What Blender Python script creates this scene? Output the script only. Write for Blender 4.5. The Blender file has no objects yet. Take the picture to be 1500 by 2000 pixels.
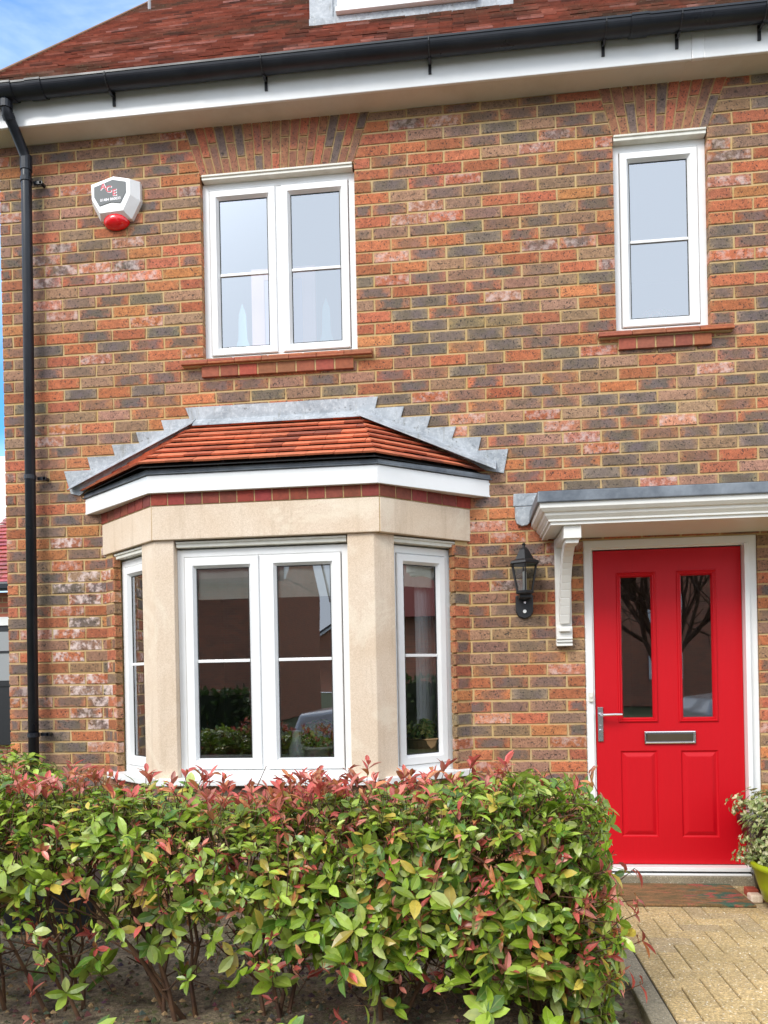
import bpy, bmesh, math, random
from mathutils import Vector, Matrix, noise
R = math.radians
rnd = random.Random(7)
S = bpy.context.scene
COL = S.collection

# ------------------------------------------------------------------ camera
H, D, TH, RHO = 1.32, 4.83, .1055, .020
cd = bpy.data.cameras.new('camera'); cam = bpy.data.objects.new('camera', cd); COL.objects.link(cam)
cd.sensor_width = 36; cd.lens = 27; cd.shift_y = .16; cd.clip_end = 500; cd.clip_start = .05
f = Vector((-math.sin(TH), math.cos(TH), 0)); r = Vector((math.cos(TH), math.sin(TH), 0)); u = Vector((0, 0, 1))
r2 = r*math.cos(RHO) - u*math.sin(RHO); u2 = u*math.cos(RHO) + r*math.sin(RHO)
m = Matrix((r2, u2, -f)).transposed().to_4x4(); m.translation = (0, -D, H)
cam.matrix_world = m
S.camera = cam

# ------------------------------------------------------------------ sky, sun, exposure
S.view_settings.view_transform = 'Standard'; S.view_settings.look = 'None'
S.view_settings.exposure = 0.95; S.view_settings.gamma = 1
W = bpy.data.worlds.new('World'); S.world = W; W.use_nodes = True
nt = W.node_tree; nt.nodes.clear()
N = nt.nodes.new; L = nt.links.new
out = N('ShaderNodeOutputWorld'); bg = N('ShaderNodeBackground'); L(bg.outputs[0], out.inputs[0])
bg.inputs[1].default_value = .1
sky = N('ShaderNodeTexSky'); sky.sky_type = 'NISHITA'; sky.sun_disc = False
sky.sun_elevation = R(42); sky.sun_rotation = R(212); sky.air_density = 1.6; sky.dust_density = .3; sky.ozone_density = 3
tc = N('ShaderNodeTexCoord'); mp = N('ShaderNodeMapping'); L(tc.outputs['Generated'], mp.inputs[0]); mp.inputs['Scale'].default_value = (1.2, 1.2, 2.6)
nz = N('ShaderNodeTexNoise'); nz.inputs['Scale'].default_value = 1.7; nz.inputs['Detail'].default_value = 7; nz.inputs['Roughness'].default_value = .55; nz.inputs['Distortion'].default_value = .6
L(mp.outputs[0], nz.inputs[0])
sx = N('ShaderNodeSeparateXYZ'); L(tc.outputs['Generated'], sx.inputs[0])
# cloud cover grows towards the street side of the sky (-Y), a blue gap stays behind the roof
dt = N('ShaderNodeVectorMath'); dt.operation = 'DOT_PRODUCT'; L(tc.outputs['Generated'], dt.inputs[0]); dt.inputs[1].default_value = Vector((-.5, .62, .60)).normalized()
gp_ = N('ShaderNodeMapRange'); L(dt.outputs['Value'], gp_.inputs[0]); gp_.inputs[1].default_value = .55; gp_.inputs[2].default_value = .95; gp_.inputs[3].default_value = .32; gp_.inputs[4].default_value = -.18
ma = N('ShaderNodeMath'); ma.operation = 'ADD'; L(gp_.outputs[0], ma.inputs[0]); L(nz.outputs[0], ma.inputs[1])
cr = N('ShaderNodeMapRange'); cr.interpolation_type = 'SMOOTHSTEP'; L(ma.outputs[0], cr.inputs[0]); cr.inputs[1].default_value = .22; cr.inputs[2].default_value = .66
cr.inputs[3].default_value = .01
mix = N('ShaderNodeMix'); mix.data_type = 'RGBA'; L(cr.outputs[0], mix.inputs[0])
sk2 = N('ShaderNodeMix'); sk2.data_type = 'RGBA'; sk2.blend_type = 'MULTIPLY'; sk2.inputs[0].default_value = 1
L(sky.outputs[0], sk2.inputs[6]); sk2.inputs[7].default_value = (.36, .90, 1.5, 1)
L(sk2.outputs[2], mix.inputs[6]); mix.inputs[7].default_value = (8.2, 9.1, 10.3, 1)
L(mix.outputs[2], bg.inputs[0])
sd = bpy.data.lights.new('sun', 'SUN'); sd.energy = 1.5; sd.angle = R(24); sd.color = (1, .96, .9)
sun = bpy.data.objects.new('sun', sd); COL.objects.link(sun)
ld = Vector((-math.sin(R(32))*math.cos(R(42)), -math.cos(R(32))*math.cos(R(42)), math.sin(R(42))))  # towards the sun
sun.rotation_euler = ld.to_track_quat('Z', 'Y').to_euler()

# ------------------------------------------------------------------ helpers
def lin(c, k=1.0):
    return tuple(((x/255/12.92) if x/255 <= .04045 else ((x/255+.055)/1.055)**2.4)*k for x in c)

class NT:
    def __init__(s, name):
        s.m = bpy.data.materials.new(name); s.m.use_nodes = True; s.t = s.m.node_tree; s.t.nodes.clear()
        s.o = s.n('ShaderNodeOutputMaterial'); s.b = s.n('ShaderNodeBsdfPrincipled'); s.l(s.b.outputs[0], s.o.inputs[0])
    def n(s, t, **k):
        x = s.t.nodes.new(t)
        for a, b in k.items():
            setattr(x, a, b)
        return x
    def l(s, a, b): s.t.links.new(a, b)
    def coord(s, sc=(1, 1, 1), kind='Object'):
        c = s.n('ShaderNodeTexCoord'); m_ = s.n('ShaderNodeMapping'); s.l(c.outputs[kind], m_.inputs[0]); m_.inputs['Scale'].default_value = sc
        return m_.outputs[0]
    def noise(s, scale, detail=4, rough=.55, vec=None, dist=0):
        x = s.n('ShaderNodeTexNoise'); x.inputs['Scale'].default_value = scale; x.inputs['Detail'].default_value = detail
        x.inputs['Roughness'].default_value = rough; x.inputs['Distortion'].default_value = dist
        s.l(vec if vec else s.coord(), x.inputs[0]); return x.outputs[0]
    def rng(s, v, a, b, c=0, d=1):
        x = s.n('ShaderNodeMapRange'); s.l(v, x.inputs[0])
        for i, q in enumerate((a, b, c, d)): x.inputs[i+1].default_value = q
        return x.outputs[0]
    def math(s, op, a, b=0):
        x = s.n('ShaderNodeMath', operation=op)
        for i, q in enumerate((a, b)):
            if isinstance(q, (int, float)): x.inputs[i].default_value = q
            else: s.l(q, x.inputs[i])
        return x.outputs[0]
    def mix(s, fac, a, b, mode='MIX'):
        x = s.n('ShaderNodeMix', data_type='RGBA', blend_type=mode)
        for i, q in ((0, fac), (6, a), (7, b)):
            if isinstance(q, (int, float)): x.inputs[i].default_value = q
            elif isinstance(q, tuple): x.inputs[i].default_value = (*q[:3], 1)
            else: s.l(q, x.inputs[i])
        return x.outputs[2]
    def base(s, v):
        if isinstance(v, tuple): s.b.inputs['Base Color'].default_value = (*v[:3], 1)
        else: s.l(v, s.b.inputs['Base Color'])
    def rough(s, v):
        if isinstance(v, (int, float)): s.b.inputs['Roughness'].default_value = v
        else: s.l(v, s.b.inputs['Roughness'])
    def bump(s, v, strength=.5, dist=.002):
        x = s.n('ShaderNodeBump'); x.inputs['Strength'].default_value = strength; x.inputs['Distance'].default_value = dist
        s.l(v, x.inputs['Height']); s.l(x.outputs[0], s.b.inputs['Normal'])
    def attr(s, name):
        x = s.n('ShaderNodeAttribute', attribute_name=name); return x.outputs[0]

def mat_brick():
    t = NT('brick'); col = t.attr('Col'); var = t.attr('Var')
    sp = t.n('ShaderNodeSeparateColor'); t.l(var, sp.inputs[0])
    uv = t.n('ShaderNodeUVMap', uv_map='UVMap').outputs[0]
    su = t.n('ShaderNodeSeparateXYZ'); t.l(uv, su.inputs[0])
    c = t.mix(.8, col, t.rng(t.noise(34, 6, .7), .25, .75, .55, 1.45), 'MULTIPLY')
    # burnt heart of the brick
    du = t.math('ABSOLUTE', t.math('SUBTRACT', su.outputs[0], .5)); du = t.math('MULTIPLY', du, 2)
    dv = t.math('ABSOLUTE', t.math('SUBTRACT', su.outputs[1], .5)); dv = t.math('MULTIPLY', dv, 1.45)
    dd = t.math('ADD', t.math('MAXIMUM', du, dv), t.rng(t.noise(20, 5, .65), .2, .8, -.5, .5))
    core = t.math('MULTIPLY', t.rng(dd, .45, .95, 1, 0), sp.outputs[1])
    c = t.mix(core, c, t.mix(t.rng(t.noise(7, 3), .4, .6), lin((116, 101, 98), .82), lin((112, 98, 82), .82)))
    # fine sandy mottling, lighter and darker than the body
    c = t.mix(.8, c, t.rng(t.noise(150, 4, .8), .3, .7, .5, 1.55), 'MULTIPLY')
    # mortar smeared over the arrises
    sm = t.math('MULTIPLY', t.rng(t.math('ADD', t.math('MAXIMUM', t.math('MULTIPLY', du, .93), t.math('MULTIPLY', dv, 1.3)), t.rng(t.noise(26, 5, .7), .2, .8, -.45, .45)), .74, 1.10), .5)
    c = t.mix(sm, c, lin((196, 160, 108), .82))
    # the weather: broad stains across the whole wall
    c = t.mix(.6, c, t.rng(t.noise(.9, 5, .6), .3, .7, .80, 1.16), 'MULTIPLY')
    # black grit
    g = t.rng(t.noise(100, 2, .5), .61, .66)
    big = t.rng(t.noise(40, 2, .5), .68, .72)
    g = t.math('MULTIPLY', t.math('MAXIMUM', g, big), .8)
    c = t.mix(g, c, (.03, .026, .024))
    # salt bloom
    ef = t.math('MULTIPLY', t.rng(t.noise(19, 5, .7), .47, .62), sp.outputs[2])
    c = t.mix(ef, c, lin((228, 205, 196), .85))
    t.base(c); t.rough(.9)
    t.bump(t.math('ADD', t.noise(70, 5, .65), t.math('MULTIPLY', g, -.6)), .8, .0035)
    return t.m

def simple(name, c, rough=.5, var=None, scale=8, bump=0, bs=40, metal=0, coat=0, c2=None):
    t = NT(name)
    if c2: t.base(t.mix(t.rng(t.noise(scale, 6, .6), .35, .68), c, c2))
    else: t.base(c)
    t.rough(rough); t.b.inputs['Metallic'].default_value = metal
    t.b.inputs['Coat Weight'].default_value = coat
    if bump: t.bump(t.noise(bs, 5, .6), bump, .002)
    return t.m

def mat_colattr(name, rough=.8, amt=.5, bs=60, scale=35, bump=.4, spec=.5, extra=None, bd=.002):
    t = NT(name); c = t.mix(amt, t.attr('Col'), t.rng(t.noise(scale, 5, .6), .25, .75, .55, 1.45), 'MULTIPLY')
    if extra: c = extra(t, c)
    t.base(c); t.rough(rough); t.b.inputs['Specular IOR Level'].default_value = spec
    if bump: t.bump(t.noise(bs, 4, .6), bump, bd)
    return t.m

M = {}
M['brick'] = mat_brick()
t = NT('mortar'); c = t.mix(t.rng(t.noise(9, 5, .6), .35, .65), lin((206, 172, 112), .80), lin((212, 184, 138), .82))
c = t.mix(t.rng(t.noise(150, 2, .5), .6, .7, 0, .5), c, lin((140, 110, 70), .8)); t.base(c); t.rough(.95); t.bump(t.noise(160, 4, .6), .6, .002); M['mortar'] = t.m
t = NT('upvc'); c = t.mix(t.rng(t.noise(3, 5, .6), .5, .8, 0, .22), (.82, .82, .81), (.52, .48, .40)); t.base(c); t.rough(.33); t.b.inputs['Coat Weight'].default_value = .15; M['upvc'] = t.m
t = NT('painted_timber'); c = t.mix(t.rng(t.noise(2.2, 6, .65), .48, .8, 0, .45), (.80, .79, .75), (.55, .50, .42)); t.base(c); t.rough(.42); t.bump(t.noise(25, 3), .12, .002); M['timber'] = t.m
t = NT('soffit_board'); c = t.mix(t.rng(t.noise(2.5, 6, .7), .45, .8, 0, .7), (.72, .68, .61), (.52, .46, .38)); t.base(c); t.rough(.5); M['soffit'] = t.m
t = NT('cream_trim'); c = t.mix(t.rng(t.noise(14, 6, .6), .45, .75, 0, .5), (.74, .72, .64), (.52, .48, .38)); t.base(c); t.rough(.45); M['cream'] = t.m
M['gasket'] = simple('rubber_gasket', (.02, .02, .02), .6)
t = NT('stone'); c = t.mix(t.rng(t.noise(2.6, 6, .6, dist=.5), .3, .75), lin((240, 222, 202), .88), lin((226, 202, 176), .88))
c = t.mix(t.rng(t.noise(190, 2, .5), .35, .7, 0, .4), c, lin((190, 160, 120), .8))
c = t.mix(t.rng(t.noise(5, 6, .7), .62, .72, 0, .3), c, lin((240, 226, 200), .88)); t.base(c); c = t.mix(t.rng(t.noise(3, 6, .7, t.coord((4, 4, .35))), .52, .72, 0, .4), c, lin((186, 160, 128), .8)); c = t.mix(t.rng(t.noise(1.7, 5, .7, dist=1), .55, .62, 0, .3), c, lin((246, 236, 214), .9)); t.base(c)
t.rough(.85); t.bump(t.noise(220, 4, .6), .3, .001); M['stone'] = t.m
t = NT('lead'); c = t.mix(t.rng(t.noise(5, 7, .7, dist=.8), .35, .65), lin((146, 152, 158), .82), lin((190, 195, 200), .84))
c = t.mix(t.rng(t.noise(40, 6, .8), .50, .66, 0, .45), c, lin((226, 228, 228), .9)); c = t.mix(t.rng(t.noise(26, 5, .75), .60, .68, 0, .75), c, lin((96, 96, 90), .8))
c = t.mix(t.rng(t.noise(11, 5, .7, t.coord((3, 1, .5))), .56, .70, 0, .5), c, lin((120, 116, 98), .8))
t.base(c); t.rough(t.rng(t.noise(6, 4), .3, .7, .5, .75)); t.b.inputs['Metallic'].default_value = .1; t.bump(t.noise(14, 5, .7), .7, .006); M['lead'] = t.m
t = NT('dark_lead'); c = t.mix(t.rng(t.noise(5, 6, .65), .35, .65), lin((92, 98, 106), .8), lin((140, 146, 152), .8)); t.base(c); t.rough(.42); t.b.inputs['Metallic'].default_value = .3; t.bump(t.noise(7, 4), .4, .005); M['dlead'] = t.m
t = NT('black_plastic'); t.base(t.mix(t.rng(t.noise(3, 6, .7), .45, .7, 0, .5), (.010, .012, .018), (.030, .034, .042))); t.rough(t.rng(t.noise(5, 4), .3, .7, .26, .45)); t.b.inputs['Specular IOR Level'].default_value = .38; M['black'] = t.m
M['blackmetal'] = simple('black_cast_metal', (.012, .012, .014), .4, bump=.2, bs=60)
M['chrome'] = simple('chrome', (.75, .75, .76), .18, metal=1)
t = NT('red_door_paint')
g = t.noise(5, 8, .65, t.coord((14, 1, 1.1)), 1.2)
t.base(t.mix(t.rng(g, .3, .7, 0, .25), (.54, .002, .009), (.42, .002, .007))); t.rough(.45); t.b.inputs['Specular IOR Level'].default_value = .3; t.bump(g, .22, .0014); M['red'] = t.m

def mat_glass(name, k, b=0.0):
    t = NT(name); t.t.nodes.remove(t.b)
    gl = t.n('ShaderNodeBsdfGlossy'); gl.inputs['Roughness'].default_value = .0; gl.inputs[0].default_value = (.95, .97, 1, 1)
    tr = t.n('ShaderNodeBsdfTransparent'); tr.inputs[0].default_value = (.93, .95, .94, 1)
    fr = t.n('ShaderNodeFresnel'); fr.inputs[0].default_value = 1.52
    f_ = t.math('MINIMUM', t.math('MULTIPLY_ADD', fr.outputs[0], k), 1)
    f_.node.inputs[1].default_value = k; 
    x = [n_ for n_ in t.t.nodes if n_.type == 'MATH' and n_.operation == 'MULTIPLY_ADD'][0]; x.inputs[2].default_value = b
    f_.node.inputs[1].default_value = 1
    mx = t.n('ShaderNodeMixShader'); t.l(f_, mx.inputs[0]); t.l(tr.outputs[0], mx.inputs[1]); t.l(gl.outputs[0], mx.inputs[2]); t.l(mx.outputs[0], t.o.inputs[0])
    bp = t.n('ShaderNodeBump'); bp.inputs['Strength'].default_value = .05; bp.inputs['Distance'].default_value = .01
    t.l(t.noise(1.6, 1, .5), bp.inputs['Height']); t.l(bp.outputs[0], gl.inputs['Normal'])
    return t.m
M['glass'] = mat_glass('window_glass', 2.8, .27)
M['bayglass'] = mat_glass('bay_glass', 2.6, .10)
M['lampglass'] = mat_glass('lamp_glass', 1.5, .05)

def link(name, me, parent=None, smooth=False, mats=()):
    o = bpy.data.objects.new(name, me); COL.objects.link(o)
    for x in mats: me.materials.append(x)
    if smooth:
        me.polygons.foreach_set('use_smooth', [True]*len(me.polygons))
    if parent:
        o.parent = parent
    return o

def tag(o, label=None, cat=None, group=None, kind=None):
    if label: o['label'] = label
    if cat: o['category'] = cat
    if group: o['group'] = group
    if kind: o['kind'] = kind
    return o

def empty(name, label, cat, loc=(0, 0, 0), group=None):
    o = bpy.data.objects.new(name, None); COL.objects.link(o); o.location = loc; o.empty_display_size = .2
    tag(o, label, cat, group); bpy.context.view_layer.update()
    return o

class MB:
    """collects faces; optional per-face colour (Col), variation (Var) and uvs"""
    def __init__(s): s.v = []; s.f = []; s.mi = []; s.c = []; s.w = []; s.uv = []
    def face(s, pts, mi=0, c=(1, 1, 1), w=(0, 0, 0), uv=None):
        i = len(s.v); s.v += [tuple(p) for p in pts]; s.f.append(tuple(range(i, i+len(pts)))); s.mi.append(mi); s.c.append(c); s.w.append(w)
        s.uv.append(uv or [(0, 0)]*len(pts))
    def quads(s, vs, fs, mi=0, c=(1, 1, 1), w=(0, 0, 0), uvs=None):
        i = len(s.v); s.v += [tuple(p) for p in vs]
        for k, f_ in enumerate(fs):
            s.f.append(tuple(i+j for j in f_)); s.mi.append(mi); s.c.append(c); s.w.append(w)
            s.uv.append(uvs[k] if uvs else [(0, 0)]*len(f_))
    def hexa(s, p, mi=0, c=(1, 1, 1), w=(0, 0, 0), uv=False, skipback=False):
        """p: 8 points, front 0-3 (bl,br,tr,tl), back 4-7"""
        fs = [(0, 1, 2, 3), (4, 0, 3, 7), (1, 5, 6, 2), (3, 2, 6, 7), (4, 5, 1, 0)]
        if not skipback: fs.append((5, 4, 7, 6))
        q = [(0, 0), (1, 0), (1, 1), (0, 1)]
        us = [q, [(0, 0), (0, 0), (0, 1), (0, 1)], [(1, 0), (1, 0), (1, 1), (1, 1)], [(0, 1), (1, 1), (1, 1), (0, 1)], [(0, 0), (1, 0), (1, 0), (0, 0)], q]
        s.quads(p, fs, mi, c, w, us[:len(fs)])
    def box(s, x0, x1, y0, y1, z0, z1, mi=0, c=(1, 1, 1), w=(0, 0, 0), T=None):
        T = T or (lambda a, b, c_: (a, b, c_))
        s.hexa([T(x0, y0, z0), T(x1, y0, z0), T(x1, y0, z1), T(x0, y0, z1), T(x0, y1, z0), T(x1, y1, z0), T(x1, y1, z1), T(x0, y1, z1)], mi, c, w)
    def prism(s, poly, dirv, mi=0, c=(1, 1, 1)):
        """extrude polygon (3-D points) along dirv"""
        a = [Vector(p) for p in poly]; b = [p+Vector(dirv) for p in a]; n = len(a); i = len(s.v)
        s.v += [tuple(p) for p in a+b]
        fs = [tuple(range(n)), tuple(reversed(range(n, 2*n)))] + [(j, j+n, (j+1) % n+n, (j+1) % n) for j in range(n)]
        for f_ in fs:
            s.f.append(tuple(i+j for j in f_)); s.mi.append(mi); s.c.append(c); s.w.append((0, 0, 0)); s.uv.append([(0, 0)]*len(f_))
    def sweep(s, T, s0, s1, z0, z1, prof, mi=0, close=False, c=(1, 1, 1), bot=None):
        """mitred rectangular frame; prof = [(inset, depth)...]"""
        loops = []
        for k, (ins, d) in enumerate(prof):
            loops.append([T(s0+ins, d, z0+ins), T(s1-ins, d, z0+ins), T(s1-ins, d, z1-ins), T(s0+ins, d, z1-ins)])
        i = len(s.v)
        for lp in loops: s.v += [tuple(p) for p in lp]
        for k in range(len(loops)-1):
            for j in range(4):
                s.f.append((i+4*k+j, i+4*k+(j+1) % 4, i+4*k+4+(j+1) % 4, i+4*k+4+j)); s.mi.append(mi); s.c.append(c); s.w.append((0, 0, 0)); s.uv.append([(0, 0)]*4)
        if close:
            k = len(loops)-1; s.f.append(tuple(i+4*k+j for j in range(4))); s.mi.append(mi); s.c.append(c); s.w.append((0, 0, 0)); s.uv.append([(0, 0)]*4)
    def tube(s, pts, rad, n=8, mi=0, c=(1, 1, 1), cap=True):
        pts = [Vector(p) for p in pts]; rad = rad if isinstance(rad, (list, tuple)) else [rad]*len(pts)
        i = len(s.v); prev = None
        for k, p in enumerate(pts):
            d = (pts[min(k+1, len(pts)-1)]-pts[max(k-1, 0)]).normalized()
            if prev is None: a = d.orthogonal().normalized()
            else: a = (prev-d*prev.dot(d)).normalized()
            prev = a; b = d.cross(a)
            for j in range(n):
                an = 2*math.pi*j/n; s.v.append(tuple(p+(a*math.cos(an)+b*math.sin(an))*rad[k]))
        for k in range(len(pts)-1):
            for j in range(n):
                s.f.append((i+k*n+j, i+k*n+(j+1) % n, i+(k+1)*n+(j+1) % n, i+(k+1)*n+j)); s.mi.append(mi); s.c.append(c); s.w.append((0, 0, 0)); s.uv.append([(0, 0)]*4)
        if cap:
            for base in (i, i+(len(pts)-1)*n):
                s.f.append(tuple(base+j for j in range(n))); s.mi.append(mi); s.c.append(c); s.w.append((0, 0, 0)); s.uv.append([(0, 0)]*n)
    def lathe(s, prof, cx, cy, n=24, mi=0, c=(1, 1, 1), cap=True, ph=0):
        i = len(s.v)
        for (ra, z) in prof:
            for j in range(n):
                a = 2*math.pi*(j+ph)/n; s.v.append((cx+ra*math.cos(a), cy+ra*math.sin(a), z))
        for k in range(len(prof)-1):
            for j in range(n):
                s.f.append((i+k*n+j, i+k*n+(j+1) % n, i+(k+1)*n+(j+1) % n, i+(k+1)*n+j)); s.mi.append(mi); s.c.append(c); s.w.append((0, 0, 0)); s.uv.append([(0, 0)]*4)
        if cap:
            for base in (i, i+(len(prof)-1)*n):
                s.f.append(tuple(base+j for j in range(n))); s.mi.append(mi); s.c.append(c); s.w.append((0, 0, 0)); s.uv.append([(0, 0)]*n)
    def build(s, name, mats, parent=None, smooth=False, bevel=0, fix=True, loc=None):
        me = bpy.data.meshes.new(name)
        off = Vector(loc) if loc else (parent.matrix_world.translation if parent else Vector((0, 0, 0)))
        me.from_pydata([tuple(Vector(p)-off) for p in s.v], [], s.f)
        me.polygons.foreach_set('material_index', s.mi)
        if any(c != (1, 1, 1) for c in s.c) or any(w != (0, 0, 0) for w in s.w):
            for nm, data in (('Col', s.c), ('Var', s.w)):
                at = me.color_attributes.new(nm, 'FLOAT_COLOR', 'CORNER'); buf = []
                for p, c in zip(me.polygons, data): buf += [c[0], c[1], c[2], 1.0]*p.loop_total
                at.data.foreach_set('color', buf)
        uvl = me.uv_layers.new(name='UVMap'); buf = []
        for q in s.uv:
            for a in q: buf += [a[0], a[1]]
        uvl.data.foreach_set('uv', buf)
        if fix:
            bm = bmesh.new(); bm.from_mesh(me); bmesh.ops.recalc_face_normals(bm, faces=bm.faces); bm.to_mesh(me); bm.free()
        if not isinstance(mats, (list, tuple)): mats = [mats]
        o = link(name, me, parent, smooth, mats)
        if loc: o.location = loc
        if bevel:
            b = o.modifiers.new('bevel', 'BEVEL'); b.width = bevel; b.segments = 2; b.limit_method = 'ANGLE'
        return o

def frame_T(ox, oy, tx, ty):
    """local frame: s along the face, d outward, z up"""
    nx, ny = ty, -tx
    return lambda s_, d, z: (ox+tx*s_+nx*d, oy+ty*s_+ny*d, z)
TW = frame_T(0, 0, 1, 0)      # the main wall: s = X, d = -Y

# ------------------------------------------------------------------ brick laying
def brick_colour(X, Z, edge=False):
    wd, wm, wr, wo, wp = .28, .26, .31, .10, .05
    if X > -.2 and 2.4 < Z < 3.9: wd += .30
    if X > .3 and Z > 4.2: wr -= .08
    if X < -.6 and Z < 2.6: wd += .08
    if X > 0 and Z < 1.9: wd, wm, wr = .10, .52, .28
    if X < .8 and X > -.6 and Z > 3.8 and Z < 4.7: wr += .18
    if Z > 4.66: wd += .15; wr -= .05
    if edge: wr += .5
    k = rnd.random()*(wd+wm+wr+wo+wp)
    def j(c, a=.10):
        b = 1+rnd.uniform(-a, a); return tuple(max(0, x*b+rnd.uniform(-5, 5)) for x in c)
    ef = 0; core = 0
    if k < wd: c = j((134, 112, 100) if rnd.random() < .4 else (166, 106, 82)); core = rnd.choice((.5, .8, .9, 1))
    elif k < wd+wm: c = j((158, 116, 98)); core = rnd.choice((0, 0, .3, .6))
    elif k < wd+wm+wr: c = j((184, 102, 72)); core = rnd.choice((0, 0, 0, .8, .9)); ef = rnd.choice((0, 0, 0, 0, 0, .5))
    elif k < wd+wm+wr+wo: c = j((190, 116, 76)); core = rnd.choice((0, 0, .6))
    else: c = j((192, 120, 98)); ef = .6
    if -.2 < X < .45 and 3.2 < Z < 3.75 and rnd.random() < .22: c, core = j((164, 130, 92)), .5
    if -2.62 < X < -2.3 and 1.0 < Z < 2.3 and rnd.random() < .6: ef = 1.0
    if -2.9 < X < -2.0 and 3.95 < Z < 4.1 and rnd.random() < .6: c = j((196, 112, 92)); ef = .7
    g_ = sum(c)/3; c = tuple(x*.93+g_*.07 for x in c); c = (c[0]*.985, c[1]*1.0, c[2]*.93)
    return lin(c, .90), (rnd.random(), core, ef)

def lay(mb, T, z0, z1, xl, xr, d=.003, depth=.10, phase=0, bl=.2303, edge=(False, False), slant=None):
    """one course between xl=(bottom,top) and xr; bricks of length bl on a global phase"""
    g = .0050
    lo = max(xl) if True else 0; hi = min(xr)
    cuts = []; k = math.floor((min(xl)-phase)/bl)
    while phase+k*bl < max(xr)+bl:
        x = phase+k*bl
        if x > max(xl)+.05 and x < min(xr)-.05: cuts.append(x)
        k += 1
    pts = [None]+cuts+[None]
    for i in range(len(pts)-1):
        a0, a1 = (pts[i], pts[i]) if pts[i] is not None else xl
        b0, b1 = (pts[i+1], pts[i+1]) if pts[i+1] is not None else xr
        jl = g if pts[i] is not None or not edge[0] else 0
        jr = g if pts[i+1] is not None or not edge[1] else 0
        a0 += jl; a1 += jl; b0 -= jr; b1 -= jr
        a0 += rnd.uniform(-.002, .003)*(pts[i] is not None); a1 += rnd.uniform(-.002, .003)*(pts[i] is not None); b1 += rnd.uniform(-.003, .002)*(pts[i+1] is not None); b0 += rnd.uniform(-.003, .002)*(pts[i+1] is not None)
        e = (i == 0 and edge[0]) or (i == len(pts)-2 and edge[1])
        mx = T((a0+b0)/2, 0, 0)
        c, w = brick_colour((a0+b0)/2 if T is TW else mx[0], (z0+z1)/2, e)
        dd = d+rnd.uniform(-.0015, .002)
        za, zb = z0+g+rnd.uniform(-.0015, .0025), z1-g+rnd.uniform(-.0025, .0015)
        ch = .0035
        # back, shoulder and chamfered front face
        A = [T(a0, dd, za), T(b0, dd, za), T(b1, dd, zb), T(a1, dd, zb)]
        fr = [T(a0+ch, dd+ch*.6, za+ch), T(b0-ch, dd+ch*.6+rnd.uniform(-.001, .001), za+ch), T(b1-ch, dd+ch*.6, zb-ch), T(a1+ch, dd+ch*.6, zb-ch)]
        B = [T(a0, -depth, za), T(b0, -depth, za), T(b1, -depth, zb), T(a1, -depth, zb)]
        q = [(.03, .06), (.97, .06), (.97, .94), (.03, .94)]; q2 = [(0, 0), (1, 0), (1, 1), (0, 1)]
        vs = fr+A+B
        fs = [(0, 1, 2, 3), (4, 5, 1, 0), (5, 6, 2, 1), (6, 7, 3, 2), (7, 4, 0, 3), (8, 9, 5, 4), (9, 10, 6, 5), (10, 11, 7, 6), (11, 8, 4, 7)]
        us = [q]+[[q2[0], q2[1], q[1], q[0]], [q2[1], q2[2], q[2], q[1]], [q2[2], q2[3], q[3], q[2]], [q2[3], q2[0], q[0], q[3]]]
        us += [[q2[0], q2[1], q2[1], q2[0]], [q2[1], q2[2], q2[2], q2[1]], [q2[2], q2[3], q2[3], q2[2]], [q2[3], q2[0], q2[0], q2[3]]]
        mb.quads(vs, fs, 0, c, w, us)

def mortar_grid(mb, T, xs, zs, hole, depth=.3, d=0):
    """front sheet with holes plus reveal returns"""
    xs = sorted(set(xs)); zs = sorted(set(zs))
    sol = {}
    for i in range(len(xs)-1):
        for j in range(len(zs)-1):
            cx, cz = (xs[i]+xs[i+1])/2, (zs[j]+zs[j+1])/2
            sol[i, j] = not hole(cx, cz)
            if sol[i, j]: mb.face([T(xs[i], d, zs[j]), T(xs[i+1], d, zs[j]), T(xs[i+1], d, zs[j+1]), T(xs[i], d, zs[j+1])], 1)
    for (i, j), s_ in sol.items():
        if not s_: continue
        for di, dj, a, b in ((-1, 0, (xs[i], zs[j]), (xs[i], zs[j+1])), (1, 0, (xs[i+1], zs[j]), (xs[i+1], zs[j+1])), (0, -1, (xs[i], zs[j]), (xs[i+1], zs[j])), (0, 1, (xs[i], zs[j+1]), (xs[i+1], zs[j+1]))):
            if not sol.get((i+di, j+dj), False):
                mb.face([T(a[0], d, a[1]), T(b[0], d, b[1]), T(b[0], d-depth, b[1]), T(a[0], d-depth, a[1])], 1)

J0 = 4.826; CP = .075
XL, XR, ZT = -3.022, 2.75, 4.887
WIN1 = (-1.645, -.638, 3.378, 4.575); WIN2 = (.960, 1.517, 3.388, 4.588)
DOOR = (.735, 1.757, .06, 2.127)
BAYO = (-2.27, -.03, 0.0, 2.30)
ARCH1 = ((-1.645, -.638, 4.58), (-1.740, -.532, ZT)); ARCH2 = ((.958, 1.521, 4.593), (.882, 1.640, ZT))

house = empty('brick_house', 'two storey brown and red brick house with white windows, bay window and red front door', 'house', (0, 0, 0))

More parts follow.
